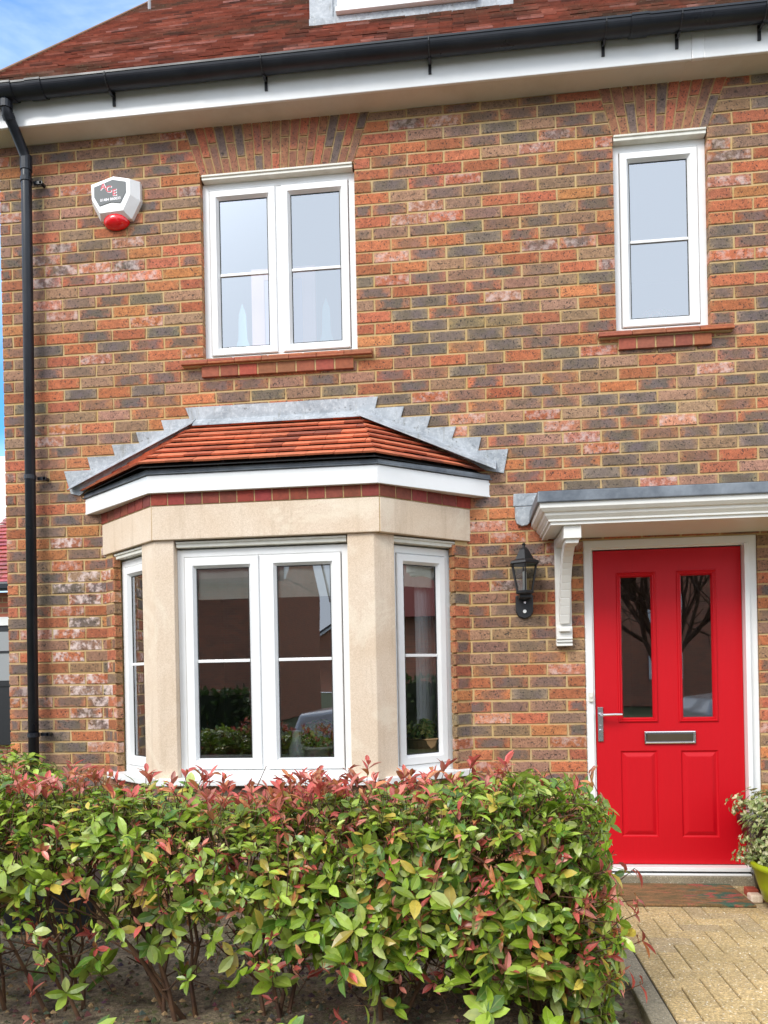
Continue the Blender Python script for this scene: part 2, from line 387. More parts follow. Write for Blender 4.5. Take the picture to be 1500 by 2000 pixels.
wall = MB()
def row_blocks(z0, z1):
    zm = (z0+z1)/2; bl = []
    for (a, b, c, d_) in (WIN1, WIN2, DOOR, BAYO):
        if c < zm < d_: bl.append(((a, a), (b, b)))
    for (lo, hi) in (ARCH1, ARCH2):
        if lo[2] < zm:
            def at(z, s_):
                k = (max(z, lo[2])-lo[2])/(hi[2]-lo[2]); return lo[s_]+(hi[s_]-lo[s_])*k
            bl.append(((at(z0, 0), at(z1, 0)), (at(z0, 1), at(z1, 1))))
    return sorted(bl)
k = -1
while True:
    zt = J0-CP*k; zb = zt-CP
    if zt < -.05: break
    z0, z1 = zb, min(zt, ZT)
    ph = .508+(.115 if k % 2 else 0)+rnd.uniform(-.004, .004)
    cur = (XL, XL); first = True
    for bl_ in row_blocks(z0, z1)+[((XR, XR), None)]:
        if bl_[0][0] > cur[0]+.03:
            lay(wall, TW, z0, z1, cur, bl_[0], phase=ph, edge=(True, bl_[1] is not None))
        if bl_[1]: cur = bl_[1]
    k += 1
# flank bricks round the left corner, laid on the side wall
TS = frame_T(XL, 0, 0, -1)
TS = lambda s_, d, z: (XL-d, s_, z)
k = -1
while J0-CP*k > -.05:
    zt = J0-CP*k; zb = zt-CP
    if k < 0: zt = ZT
    lay(wall, TS, zb, zt, (.105 if k % 2 else .11, .105 if k % 2 else .11), (1.2, 1.2), phase=.1 if k % 2 else 0, d=.002, depth=.02)
    k += 1
def hole(x, z):
    for (a, b, c, d_) in (WIN1, WIN2, DOOR, BAYO):
        if a-.003 <= x <= b+.003 and c < z < d_: return True
    return False
xs = [XL+.003, XR]; zs = [-.1, ZT]
for (a, b, c, d_) in (WIN1, WIN2, DOOR, BAYO): xs += [a-.003, b+.003]; zs += [c, d_]
mortar_grid(wall, TW, xs, zs, hole)
wall.face([(XL+.003, 0, -.1), (XL+.003, 8, -.1), (XL+.003, 8, ZT), (XL+.003, 0, ZT)], 1)
wall.build('wall', [M['brick'], M['mortar']], house, fix=False)

# gable end brickwork above the eaves on the flank (seen from the side only)
gb = MB()
gb.prism([(XL+.01, .02, ZT), (XL+.01, 8, ZT), (XL+.01, 4.0, ZT+4.1)], (.2, 0, 0))
gb.build('gable', M['mortar'], house)

def arch(lo, hi, n):
    mb = MB(); Hh = hi[2]-lo[2]
    mb.face([TW(lo[0], .0015, lo[2]-.005), TW(lo[1], .0015, lo[2]-.005), TW(hi[1], .0015, hi[2]), TW(hi[0], .0015, hi[2])], 1)
    for i in range(n):
        def xx(k_, z): 
            t_ = (z-lo[2])/Hh; a = lo[0]+(hi[0]-lo[0])*t_; b = lo[1]+(hi[1]-lo[1])*t_
            return a+(b-a)*k_/n
        cut = lo[2]+(.105 if i % 2 else .195)+rnd.uniform(-.008, .008)
        for (za, zb) in ((lo[2], cut-.005), (cut+.005, hi[2])):
            c, w = brick_colour(3, 3.2); 
            kk = rnd.random(); c = lin(((150, 100, 78), (176, 100, 74), (118, 98, 90), (160, 108, 80))[int(kk*4)], .9); w = (kk, rnd.choice((0, 0, .4)), 0)
            g = .0045; dd = .007+rnd.uniform(-.001, .001)
            P = [TW(xx(i, za)+g, dd, za), TW(xx(i+1, za)-g, dd, za), TW(xx(i+1, zb)-g, dd, zb), TW(xx(i, zb)+g, dd, zb)]
            Q = [TW(xx(i, za)+g, -.09, za), TW(xx(i+1, za)-g, -.09, za), TW(xx(i+1, zb)-g, -.09, zb), TW(xx(i, zb)+g, -.09, zb)]
            mb.hexa(P+Q, 0, c, w)
    mb.build('brick_arch', [M['brick'], M['mortar']], house, fix=False)
arch(*ARCH1, 19); arch(*ARCH2, 11)

# ------------------------------------------------------------------ windows
def window(T, s0, s1, z0, z1, lights, d=-.05, gm='bayglass', ow=.045, sw=.058, name_parent=None, bar=None, head=None, sill=None, extra=0):
    """outer frame (part) with sashes, panes, glazing bars (sub-parts). lights: fractions splitting s"""
    mb = MB()
    mb.sweep(T, s0, s1, z0, z1, [(0, d-.06), (0, d), (ow-.004, d), (ow, d-.006), (ow, d-.055)], 0)
    n = len(lights)-1
    xs_ = [s0+ow+(s1-s0-2*ow)*q for q in lights]
    for q in xs_[1:-1]:
        mb.box(q-.020, q+.020, d, d-.055, z0+ow, z1-ow, 0, T=lambda a, b, c_: T(a, b, c_))
    if head:
        hz0, hz1, hd, hx = head
        mb.box(s0-hx, s1+hx, hd, d-.05, hz0, hz1, 1, T=T); mb.box(s0-hx, s1+hx, hd+.008, d-.05, hz1-.009, hz1+.004, 1, T=T)
    w = mb.build('window', [M['upvc'], M['cream']], house)
    m2 = w.modifiers.new('bevel', 'BEVEL'); m2.width = .0025; m2.segments = 2; m2.limit_method = 'ANGLE'
    for i in range(n):
        a = xs_[i]+(.017 if i else 0); b = xs_[i+1]-(.017 if i < n-1 else 0)
        sb = MB()
        sb.sweep(T, a+.003, b-.003, z0+ow+.003, z1-ow-.003, [(0, d-.05), (0, d+.007), (.004, d+.011), (sw-.018, d+.011), (sw-.002, d-.012), (sw-.002, d-.03)], 0)
        sb.sweep(T, a+.003, b-.003, z0+ow+.003, z1-ow-.003, [(sw-.002, d-.0122), (sw+.0035, d-.0140), (sw+.0035, d-.02)], 1)
        so = sb.build('sash', [M['upvc'], M['gasket']], w)
        pb = MB(); e = sw+.001
        pb.face([T(a+e, d-.016, z0+ow+e), T(b-e, d-.016, z0+ow+e), T(b-e, d-.016, z1-ow-e), T(a+e, d-.016, z1-ow-e)])
        pb.build('pane', M[gm], w)
        if bar:
            gb_ = MB(); gb_.box(a+e+.003, b-e-.003, d-.006, d-.0155, bar-.009, bar+.009, T=T)
            gb_.build('glazing_bar', M['upvc'], w, bevel=.002)
    return w

def tile_sill(T, s0, s1, z, b0, b1, w):
    mb = MB()
    for k_, (zz, dd) in enumerate(((z-.016, .040), (z-.034, .052))):
        n = int((s1-s0)/.165)
        for i in range(n):
            a = s0+(s1-s0)*i/n; b = s0+(s1-s0)*(i+1)/n; c = lin((rnd.uniform(165, 192), rnd.uniform(94, 108), rnd.uniform(66, 78)), .82)
            mb.box(a+.001, b-.001, dd+rnd.uniform(-.002, .002), -.05, zz, zz+.0145, 0, c, T=T)
    mb.box(s0+.004, s1-.004, .03, -.05, z-.040, z-.020, 1, lin((200, 170, 120), .7), T=T)
    n = 8 if (b1-b0) > .8 else 5
    for i in range(n):
        a = b0+(b1-b0)*i/n; b = b0+(b1-b0)*(i+1)/n; c = lin((rnd.uniform(150, 182), rnd.uniform(82, 100), rnd.uniform(62, 74)), .8)
        mb.box(a+.005, b-.005, .026, -.05, z-.110, z-.042, 0, c, (rnd.random(), 0, 0), T=T)
    mb.box(b0+.004, b1-.004, .021, -.05, z-.108, z-.040, 1, lin((205, 175, 130), .8), T=T)
    mb.build('sill', [M['sillbrick'], M['mortar']], w, bevel=.003)
M['sillbrick'] = mat_colattr('sill_brick', .85, .6, 60, 40, .5)
w1 = window(TW, -1.645, -.638, 3.378, 4.548, [0, .5, 1], d=-.045, gm='glass', bar=3.955, head=(4.548, 4.575, .004, -.012))
tile_sill(TW, -1.782, -.542, 3.378, -1.657, -.659, w1)
w2 = window(TW, .960, 1.517, 3.388, 4.560, [0, 1], d=-.045, gm='glass', bar=3.965, head=(4.560, 4.590, .004, -.006))
tile_sill(TW, .848, 1.641, 3.388, .965, 1.520, w2)

# ------------------------------------------------------------------ bay window
PLx, PRx, PY = -1.820, -.508, -.44
WLx, WRx = -2.335, .035
def facet(ax, ay, bx_, by):
    dx, dy = bx_-ax, by-ay; Ln = math.hypot(dx, dy); return frame_T(ax, ay, dx/Ln, dy/Ln), Ln
TL, LL = facet(WLx, 0, PLx, PY)        # left facet, s from the wall to the corner
TF, LF = facet(PLx, PY, PRx, PY)
TR, LR = facet(PRx, PY, WRx, 0)        # right facet, s from the corner to the wall
bw_ = MB()
z = J0-CP*36; kk = 0
while z > -.02:
    z0_, z1_ = z-CP, z
    if z1_ <= 2.15:
        e = .105
        if z1_ > .72:
            lay(bw_, TL, z0_, z1_, (0, 0), (e+.025, e+.025), phase=-.06-(kk % 2)*.1, d=.002, depth=.04, edge=(True, True))
            lay(bw_, TR, z0_, z1_, (LR-e-.02, LR-e-.02), (LR, LR), phase=LR+.05-(kk % 2)*.1, d=.002, depth=.04, edge=(True, True))
        else:
            lay(bw_, TL, z0_, z1_, (0, 0), (LL, LL), phase=(kk % 2)*.115, d=.002, depth=.03, edge=(True, True))
            lay(bw_, TF, z0_, z1_, (0, 0), (LF, LF), phase=(kk % 2)*.115, d=.002, depth=.03, edge=(True, True))
            lay(bw_, TR, z0_, z1_, (0, 0), (LR, LR), phase=(kk % 2)*.115, d=.002, depth=.03, edge=(True, True))
    z -= CP; kk += 1
for T_, L0, L1 in ((TL, 0, LL), (TF, 0, LF), (TR, 0, LR)):
    bw_.box(L0, L1, 0, -.08, -.05, .70, 1, T=T_)
bw_.box(.0, .105, 0, -.10, .70, 2.147, 1, T=TL); bw_.box(LR-.105, LR, 0, -.10, .70, 2.147, 1, T=TR)
bw_.build('bay_wall', [M['brick'], M['mortar']], house, fix=False)

def offpath(pl, off):
    """offset an open 4-point plan path outward (towards the street)"""
    P = [Vector(p) for p in pl]; nrm = []
    for a, b in zip(P[:-1], P[1:]):
        d_ = (b-a).normalized(); nrm.append(Vector((d_.y, -d_.x)))
    outp = []
    for i, p in enumerate(P):
        if i == 0: n_ = nrm[0]; k_ = off/ (abs(n_.y) or 1); outp.append(Vector((p.x-off/abs(n_.x) if abs(n_.x) > .01 else p.x, p.y)))
        elif i == len(P)-1: n_ = nrm[-1]; outp.append(Vector((p.x+off/abs(n_.x) if abs(n_.x) > .01 else p.x, p.y)))
        else:
            b_ = (nrm[i-1]+nrm[i]).normalized(); outp.append(p+b_*(off/b_.dot(nrm[i])))
    return outp
BAND = [(-2.358, 0), (-1.828, -.46), (-.468, -.46), (.052, 0)]
def ring(mb, pl, off0, off1, z0_, z1_, mi=0, c=(1, 1, 1), oz=None):
    """solid band following the plan path between two offsets"""
    a = offpath(pl, off1); b = offpath(pl, off0)
    for i in range(len(a)-1):
        mb.hexa([(a[i].x, a[i].y, z0_), (a[i+1].x, a[i+1].y, z0_), (a[i+1].x, a[i+1].y, z1_), (a[i].x, a[i].y, z1_),
                 (b[i].x, b[i].y, z0_), (b[i+1].x, b[i+1].y, z0_), (b[i+1].x, b[i+1].y, z1_), (b[i].x, b[i].y, z1_)], mi, c)
# stone lintel in three stones, joints at the corners
for i in range(3):
    a = offpath(BAND, 0); b = offpath(BAND, -.16)
    a0, a1, b0, b1 = a[i], a[i+1], b[i], b[i+1]; e = (a1-a0).normalized()*.0025
    if i: a0 = a0+e; b0 = b0+e
    if i < 2: a1 = a1-e; b1 = b1-e
    mb = MB(); mb.hexa([(a0.x, a0.y, 2.147), (a1.x, a1.y, 2.147), (a1.x, a1.y, 2.347), (a0.x, a0.y, 2.347), (b0.x, b0.y, 2.147), (b1.x, b1.y, 2.147), (b1.x, b1.y, 2.347), (b0.x, b0.y, 2.347)])
    mb.build('stone_lintel', M['stone'], house, bevel=.004)
jm = MB(); ring(jm, BAND, -.15, -.004, 2.148, 2.346); jm.build('lintel_joint', M['mortar'], house)
# stone corner piers
def pier(cx_, cy_, Ta, sa0, sa1, Tb, sb0, sb1):
    mb = MB()
    A, Bp = Ta(sa0, 0, 0), Tb(sb1, 0, 0)
    ai, bi = Ta(sa0, -.12, 0), Tb(sb1, -.12, 0)
    poly = [(A[0], A[1], .72), (cx_, cy_, .72), (Bp[0], Bp[1], .72), (bi[0], bi[1], .72), (ai[0], ai[1], .72)]
    mb.prism(poly, (0, 0, 1.4265)); return mb.build('stone_pier', M['stone'], house, bevel=.004)
pier(PLx, PY, TL, LL-.165, LL, TF, 0, .118)
pier(PRx, PY, TF, LF-.155, LF, TR, 0, .140)
# windows of the bay
window(TL, .118, LL-.02, .735, 2.095, [0, 1], d=-.055, sw=.06, bar=1.425, head=(2.105, 2.135, -.01, 0))
window(TF, .118, LF-.155, .735, 2.095, [0, .5, 1], d=-.055, sw=.066, bar=1.428, head=(2.105, 2.135, -.02, -.008))
window(TR, .140, LR-.105, .735, 2.095, [0, 1], d=-.055, sw=.06, bar=1.440, head=(2.105, 2.135, -.01, 0))
# white sills
sl = MB()
sl.box(.05, LL-.05, .045, -.10, .695, .735, 0, T=TL); sl.box(.0, LF, .047, -.10, .697, .737, 0, T=TF); sl.box(.05, LR-.03, .045, -.10, .695, .735, 0, T=TR)
sl.build('bay_sill', M['upvc'], house, bevel=.004)
# header course between lintel and fascia
hc = MB()
a = offpath(BAND, .004); b = offpath(BAND, -.10)
for i in range(3):
    Ln = (a[i+1]-a[i]).length; n = max(1, round(Ln/.108)); 
    for k_ in range(n):
        p0 = a[i].lerp(a[i+1], k_/n); p1 = a[i].lerp(a[i+1], (k_+1)/n); e = (p1-p0).normalized()*.004; p0 = p0+e; p1 = p1-e
        q0 = b[i].lerp(b[i+1], k_/n)+e; q1 = b[i].lerp(b[i+1], (k_+1)/n)-e
        c = lin((rnd.uniform(128, 160), rnd.uniform(58, 74), rnd.uniform(46, 58)), .8)
        hc.hexa([(p0.x, p0.y, 2.352), (p1.x, p1.y, 2.352), (p1.x, p1.y, 2.425), (p0.x, p0.y, 2.425), (q0.x, q0.y, 2.352), (q1.x, q1.y, 2.352), (q1.x, q1.y, 2.425), (q0.x, q0.y, 2.425)], 0, c, (.5, 0, 0))
ring(hc, BAND, -.14, .0, 2.348, 2.425, 1)
hc.build('brick_course', [M['sillbrick'], M['mortar']], house)
# bay roof
FAS = [(-2.470, 0), (-1.832, -.492), (-.474, -.492), (.178, 0)]
br = None
def clip(poly, a, b, c):
    """keep side a*x+b*y+c>=0"""
    o = []
    for i in range(len(poly)):
        p, q = poly[i], poly[(i+1) % len(poly)]
        dp = a*p[0]+b*p[1]+c; dq = a*q[0]+b*q[1]+c
        if dp >= 0: o.append(p)
        if (dp >= 0) != (dq >= 0):
            t_ = dp/(dp-dq); o.append((p[0]+(q[0]-p[0])*t_, p[1]+(q[1]-p[1])*t_))
    return o
def tile_plane(mb, O, U, V, quad, tw, gauge, thick, colf, lift=.5, tilt=1.0, maxn=99999):
    """lay plain tiles on plane O+u*U+v*V inside convex quad (list of (u,v), counter-clockwise)"""
    O, U, V = Vector(O), Vector(U).normalized(), Vector(V).normalized(); Nn = U.cross(V).normalized()
    if Nn.z < 0: Nn = -Nn
    us = [p[0] for p in quad]; vs_ = [p[1] for p in quad]
    v0 = min(vs_); rrow = 0
    ed = []
    for i in range(len(quad)):
        p, q = quad[i], quad[(i+1) % len(quad)]; a_, b_ = -(q[1]-p[1]), q[0]-p[0]; ed.append((a_, b_, -(a_*p[0]+b_*p[1])))
    while v0 < max(vs_):
        off = (rrow % 2)*tw/2+rnd.uniform(-.005, .005); u0 = min(us)-tw+off
        while u0 < max(us):
            dv = rnd.uniform(-.002, .002)
            poly = [(u0+.0015, v0+dv), (u0+tw-.0015, v0+dv), (u0+tw-.0015, v0+gauge+.006), (u0+.0015, v0+gauge+.006)]
            for (a_, b_, c_) in ed:
                if poly: poly = clip(poly, a_, b_, c_)
            if poly and len(poly) > 2:
                h0 = thick*rnd.uniform(.9, 1.2)*1.5; hh = []
                for (pu, pv) in poly:
                    t_ = (pv-v0)/gauge; hh.append(h0*(1-t_)+.002)
                top = [O+U*p[0]+V*p[1]+Nn*h_ for p, h_ in zip(poly, hh)]
                bot = [q_-Nn*thick for q_ in top]; n = len(top); c = colf(u0, v0)
                vs2 = top+bot; fs = [tuple(range(n))]+[(j, (j+1) % n, (j+1) % n+n, j+n) for j in range(n)]
                mb.quads(vs2, fs, 0, c)
            u0 += tw
        v0 += gauge; rrow += 1
def tile_extra(t, c):
    c = t.mix(t.rng(t.noise(3.5, 6, .7), .55, .75, 0, .5), c, lin((110, 62, 48), .8))
    return c
M['tile'] = mat_colattr('clay_tile', .78, .5, 90, 30, .35, extra=tile_extra)
def roof_extra(t, c):
    # lichen and dark algae patches with shapes of their own
    m1 = t.rng(t.noise(.55, 3, .6, dist=.6), .48, .58, 0, .85); m1 = t.math('MULTIPLY', m1, t.rng(t.noise(12, 5, .7), .35, .6, .3, 1))
    c = t.mix(m1, c, lin((122, 106, 88), .75))
    c = t.mix(t.math('MULTIPLY', m1, t.rng(t.noise(40, 4, .7), .56, .66, 0, .8)), c, lin((176, 168, 140), .8))
    return c
M['rooftile'] = mat_colattr('roof_tile', .42, .6, 80, 22, .35, extra=roof_extra, spec=.6)
Zt = 2.962; eb = [Vector((-2.497, 0, 2.565)), Vector((-1.868, -.535, 2.572)), Vector((-.478, -.535, 2.572)), Vector((.14, 0, 2.580))]
tA, tB = Vector((-1.700, 0, Zt)), Vector((-.628, 0, Zt))
bt = MB()
def clayc(u_, v_):
    k_ = rnd.random(); c = (194, 108, 74) if k_ < .7 else ((176, 94, 66) if k_ < .9 else (150, 82, 62))
    b = rnd.uniform(.9, 1.08); return lin(tuple(x*b for x in c), 1.0)
def plane_on(a_, b_, p3, p4):
    """tile the planar quad a_,b_ (eave) p3,p4 (top)"""
    U = (b_-a_).normalized(); mid = ((p3 or p4)-a_); V = (mid-U*mid.dot(U)).normalized()
    q = [(0, 0), ((b_-a_).length, 0)]
    for p in (p3, p4):
        if p is not None: q.append(((p-a_).dot(U), (p-a_).dot(V)))
    return a_, U, V, q
tile_plane(bt, *plane_on(eb[1], eb[2], tB, tA), .165, .088, .011, clayc)
tile_plane(bt, *plane_on(eb[0], eb[1], tA, None), .165, .088, .011, clayc)
tile_plane(bt, *plane_on(eb[2], eb[3], tB, None), .165, .088, .011, clayc)
bro = bt.build('bay_roof', M['tile'], house)
ub = MB()
for tri in ((eb[1], eb[2], tB, tA), (eb[0], eb[1], tA), (eb[2], eb[3], tB)): ub.face([p-Vector((0, 0, .016)) for p in tri])
ub.build('roof_felt', M['gasket'], bro)
fb = MB(); ring(fb, FAS, -.06, 0, 2.418, 2.522); fo = fb.build('fascia', M['upvc'], bro, bevel=.003)
fj = MB()
db = MB()   # dark eaves strip above the fascia
ring(db, FAS, -.05, .012, 2.524, 2.533); ring(db, FAS, -.05, .006, 2.533, 2.556)
db.build('eaves_strip', M['dlead'], bro, bevel=.003)
# stepped lead flashing
def flash(name, outline, d0=.016, M_=None):
    mb = MB(); mb.prism([TW(x, .006, z_) for x, z_ in outline], (0, -.009, 0)); return mb.build(name, M['lead'], bro, bevel=.0015)
SZ = [3.082, 3.010, 2.942, 2.868, 2.795, 2.710]
lft = [(-1.770, SZ[0]), (-1.742, SZ[1]+.0)]
outl = [(-.514, SZ[0]), (-1.770, SZ[0])]
xsL = [(-1.742, -1.934), (-1.915, -2.105), (-2.085, -2.272), (-2.252, -2.442), (-2.420, -2.605)]
for i, (xi, xo) in enumerate(xsL): outl += [(xi, SZ[i+1]), (xo, SZ[i+1])]
outl += [(-2.560, 2.560), (-2.50, 2.545), (-2.40, 2.62), (-1.95, 2.845), (-1.70, Zt+.018), (-.628, Zt+.018), (-.38, 2.86), (.06, 2.645), (.15, 2.585), (.262, 2.562), (.292, SZ[5])]
xsR = [(.108, .292), (-.053, .128), (-.208, -.026), (-.371, -.184), (-.532, -.350)]
for i, (xi, xo) in enumerate(xsR):
    if i: outl += [(xo, SZ[5-i])]
    outl += [(xi, SZ[5-i])]
outl = [p for i, p in enumerate(outl)]
flash('lead_flashing', outl)
# lead soaker resting on the tiles along the abutment
ap = MB()
def strip(a_, b_, w_, lift=.02, mi=0):
    a_, b_ = Vector(a_), Vector(b_)
    ap.hexa([a_+Vector(w_)+Vector((0, 0, lift-.006)), b_+Vector(w_)+Vector((0, 0, lift-.006)), b_+Vector(w_)+Vector((0, 0, lift)), a_+Vector(w_)+Vector((0, 0, lift)),
             a_+Vector((0, .004, lift)), b_+Vector((0, .004, lift)), b_+Vector((0, .004, lift+.03)), a_+Vector((0, .004, lift+.03))], mi)
strip((-1.71, -.008, Zt), (-.62, -.008, Zt), (0, -.055, -.028), .018)
strip((-.628, -.008, Zt), (.22, -.008, 2.582), (-.01, -.105, -.045), .030)
strip((-2.55, -.008, 2.572), (-1.70, -.008, Zt), (-0.012, -.05, -.02), .026)
ap.build('lead_apron', M['lead'], bro, bevel=.002)

# ------------------------------------------------------------------ eaves: soffit, fascia, gutter
sf = MB(); sf.box(XL-.12, XR, -.16, .0, ZT-.001, ZT+.008)
sf.box(1.36, 1.375, -.155, -.002, ZT-.004, ZT+.004); sf.build('soffit', M['soffit'], house)
fa = MB(); fa.box(XL-.12, 1.385, -.180, -.160, ZT-.006, 5.06); fa.box(1.385, 1.455, -.184, -.160, ZT-.008, 5.06); fa.box(1.455, XR, -.180, -.160, ZT-.006, 5.06)
fa.build('fascia_board', M['upvc'], house, bevel=.004)
GY, GZ, GR = -.250, 5.063, .062
def gut(x0, x1, ra, name, parent, th=.004):
    mb = MB(); n = 20; pts = []
    for i in range(n+1):
        a = math.pi*i/n; pts.append((GY-math.cos(a)*ra, GZ-math.sin(a)*ra))
    pts += [(GY-math.cos(math.pi*(1-i/n))*(ra-th), GZ-math.sin(math.pi*(1-i/n))*(ra-th)) for i in range(n+1)]
    mb.prism([(x0, y_, z_) for y_, z_ in pts], (x1-x0, 0, 0))
    mb.box(x0, x1, GY-ra-.004, GY-ra+.004, GZ-.005, GZ+.007)
    return mb.build(name, M['black'], parent, smooth=False)
g = gut(XL-.14, XR, GR, 'gutter', house)
for x in (-2.60, 1.07):
    gut(x-.05, x+.05, GR+.006, 'gutter_union', g, .008)
    
gut(-2.877, -2.747, GR+.007, 'gutter_outlet', g, .012)
for x in (-2.13, -1.15, -.14, .88, 1.30, 1.76):
    bk = MB(); bk.box(x-.009, x+.009, -.181, -.19, 4.945, 5.03); bk.tube([(x, -.19, 5.0), (x, -.215, 4.99), (x, -.25, 4.996)], .008, 6)
    n = 10; prev = None
    for i in range(n+1):
        a = math.pi*i/n; p = (x, GY-math.cos(a)*(GR+.004), GZ-math.sin(a)*(GR+.004))
        if prev: bk.tube([prev, p], .0045, 5)
        prev = p
    bk.build('gutter_bracket', M['blackmetal'], g)

# downpipe with swan neck and clips
PX = -2.783; PYD = -.085
dp = MB()
pth = [(-2.812, GY, 5.01), (-2.812, GY, 4.955), (-2.811, GY+.01, 4.925), (-2.80, -.17, 4.855), (-2.787, -.11, 4.775), (PX, PYD, 4.735), (PX, PYD, 4.68), (PX-.035, PYD, .03)]
dp.tube(pth, .033, 16)
dpo = dp.build('downpipe', M['black'], house, smooth=True)
for (a, b, ra) in (((-2.812, GY, 4.99), (-2.812, GY, 4.945), .039), ((PX, PYD, 4.755), (PX-.0005, PYD, 4.66), .038), ((-2.811, GY+.012, 4.925), (-2.808, GY+.03, 4.90), .038)):
    cb = MB(); cb.tube([a, b], ra, 16); cb.build('pipe_socket', M['black'], dpo)
for zc in (4.60, 2.66, .98):
    x = PX-.035*(4.68-zc)/4.65
    cb = MB(); cb.tube([(x, PYD, zc+.014), (x, PYD, zc-.014)], .038, 16); cb.box(x+.03, x+.085, PYD+.03, PYD+.045, zc-.01, zc+.01); cb.tube([(x+.08, -.01, zc), (x+.08, -.055, zc)], .012, 8)
    cb.build('pipe_clip', M['black'], dpo)

# ------------------------------------------------------------------ main roof
TP = math.tan(R(46.5)); VX = XL-.115
rf = MB()
def rc(u_, v_):
    k_ = rnd.random(); c = (172, 106, 86) if k_ < .5 else ((156, 98, 82) if k_ < .72 else ((186, 128, 110) if k_ < .86 else ((204, 160, 150) if k_ < .93 else (118, 82, 72))))
    b = rnd.uniform(.92, 1.08); return lin(tuple(x*b for x in c), .84)
Ve = Vector((0, math.cos(R(46.5)), math.sin(R(46.5))))
Oe = Vector((VX, -.235, 5.085)); Lslope = 6.1
tile_plane(rf, Oe, (1, 0, 0), Ve, [(0, 0), (5.9, 0), (5.9, Lslope), (0, Lslope)], .165, .1, .011, rc)
rp = Oe+Ve*6.1
for (a, b) in ((Oe-Vector((0, 0, .03)), rp-Vector((0, 0, .03))),):
    rf.face([a, a+Vector((5.9, 0, 0)), b+Vector((5.9, 0, 0)), b], 1)
    rf.face([b, b+Vector((5.9, 0, 0)), (VX+5.9, 8.2, 5.0), (VX, 8.2, 5.0)], 1)
rfo = rf.build('roof', [M['rooftile'], M['tile2'] if 'tile2' in M else M['soffit']], house)
vg = MB(); vg.prism([Oe+Vector((0, 0, -.05)), Oe+Vector((0, 0, .034)), rp+Vector((0, 0, .034)), rp+Vector((0, 0, -.05))], (.03, 0, 0)); vg.build('verge', simple('mossy_edge', lin((120, 96, 62), .7), .9, c2=lin((150, 100, 74), .8), scale=9), rfo)
# dormer
yd = .66; zd = 5.085+(yd+.235)*TP
dm = MB(); X0_, X1_ = -1.02, .42
dm.prism([(X0_, yd, zd-.06), (X0_, yd, zd+1.3), (X0_, yd+1.4, zd+1.3), (X0_, yd+1.5, zd+1.4)], (X1_-X0_, 0, 0))
dmo = dm.build('dormer', M['lead'], house)
dw = MB(); dw.box(-.83, .19, yd-.05, yd+.02, zd+.055, zd+.09)
dw.sweep(TW, -.82, .18, zd+.088, zd+1.2, [(0, -yd-.01), (0, -yd+.012), (.11, -yd+.012), (.115, -yd-.01)], 0)
dw.build('dormer_window', M['upvc'], dmo, bevel=.003)
dpn = MB(); dpn.face([(-.77, yd-.004, zd+.15), (.13, yd-.004, zd+.15), (.13, yd-.004, zd+1.15), (-.77, yd-.004, zd+1.15)]); dpn.build('dormer_pane', M['glass'], dmo)
dl = MB(); dl.box(X0_-.01, X1_+.01, yd-.016, yd-.001, zd-.07, zd+.050); dl.box(X0_-.006, X0_+.165, yd-.010, yd-.001, zd+.050, zd+1.3); dl.box(X1_-.2, X1_+.006, yd-.010, yd-.001, zd+.055, zd+1.3)
dl.build('lead_apron', M['lead'], dmo, bevel=.003)
ma_ = MB(); pm = Vector((VX+.22, 2.35, 5.085+2.585*TP)); ma_.tube([pm-Vector((0, 0, .35)), pm+Vector((0, 0, 1.3))], .016, 8); ma_.tube([pm+Vector((-.35, 0, 1.2)), pm+Vector((.45, .0, 1.2))], .012, 6)
tag(ma_.build('aerial_mast', simple('galvanised', (.30, .30, .31), .6), None, loc=tuple(pm)), 'thin grey aerial pole standing at the left edge of the main roof', 'aerial')

# ------------------------------------------------------------------ door canopy
cn = MB()
cx0 = .487; cyf = -.495; zc0 = 2.137
prof = [(0, 2.137), (0, 2.152), (.012, 2.156), (.012, 2.166), (.030, 2.186), (.034, 2.200), (.046, 2.204), (.062, 2.222), (.064, 2.250), (.070, 2.250), (.070, 2.262)]
XE = 2.05
for (o0, za), (o1, zb) in zip(prof[:-1], prof[1:]):
    A0 = (cx0-o0, 0, za); A1 = (cx0-o0, cyf-o0, za); A2 = (XE+o0, cyf-o0, za); A3 = (XE+o0, 0, za)
    B0 = (cx0-o1, 0, zb); B1 = (cx0-o1, cyf-o1, zb); B2 = (XE+o1, cyf-o1, zb); B3 = (XE+o1, 0, zb)
    cn.face([A0, A1, B1, B0]); cn.face([A1, A2, B2, B1]); cn.face([A2, A3, B3, B2])
cn.face([(cx0, 0, zc0), (cx0, cyf, zc0), (cx0+.035, cyf+.035, zc0), (cx0+.035, 0, zc0)])
cn.face([(cx0, cyf, zc0), (XE, cyf, zc0), (XE-.035, cyf+.035, zc0), (cx0+.035, cyf+.035, zc0)])
cn.face([(XE, cyf, zc0), (XE, 0, zc0), (XE-.035, 0, zc0), (XE-.035, cyf+.035, zc0)])
cn.face([(cx0+.035, 0, zc0+.006), (cx0+.035, cyf+.035, zc0+.006), (XE-.035, cyf+.035, zc0+.006), (XE-.035, 0, zc0+.006)], 1)
cn.face([(cx0+.035, 0, zc0), (cx0+.035, cyf+.035, zc0), (cx0+.035, cyf+.035, zc0+.006), (cx0+.035, 0, zc0+.006)])
cn.face([(cx0+.035, cyf+.035, zc0), (XE-.035, cyf+.035, zc0), (XE-.035, cyf+.035, zc0+.006), (cx0+.035, cyf+.035, zc0+.006)])
cno = cn.build('door_canopy', [M['timber'], M['soffit2'] if 'soffit2' in M else M['timber']], house)
lc = MB(); a = .078
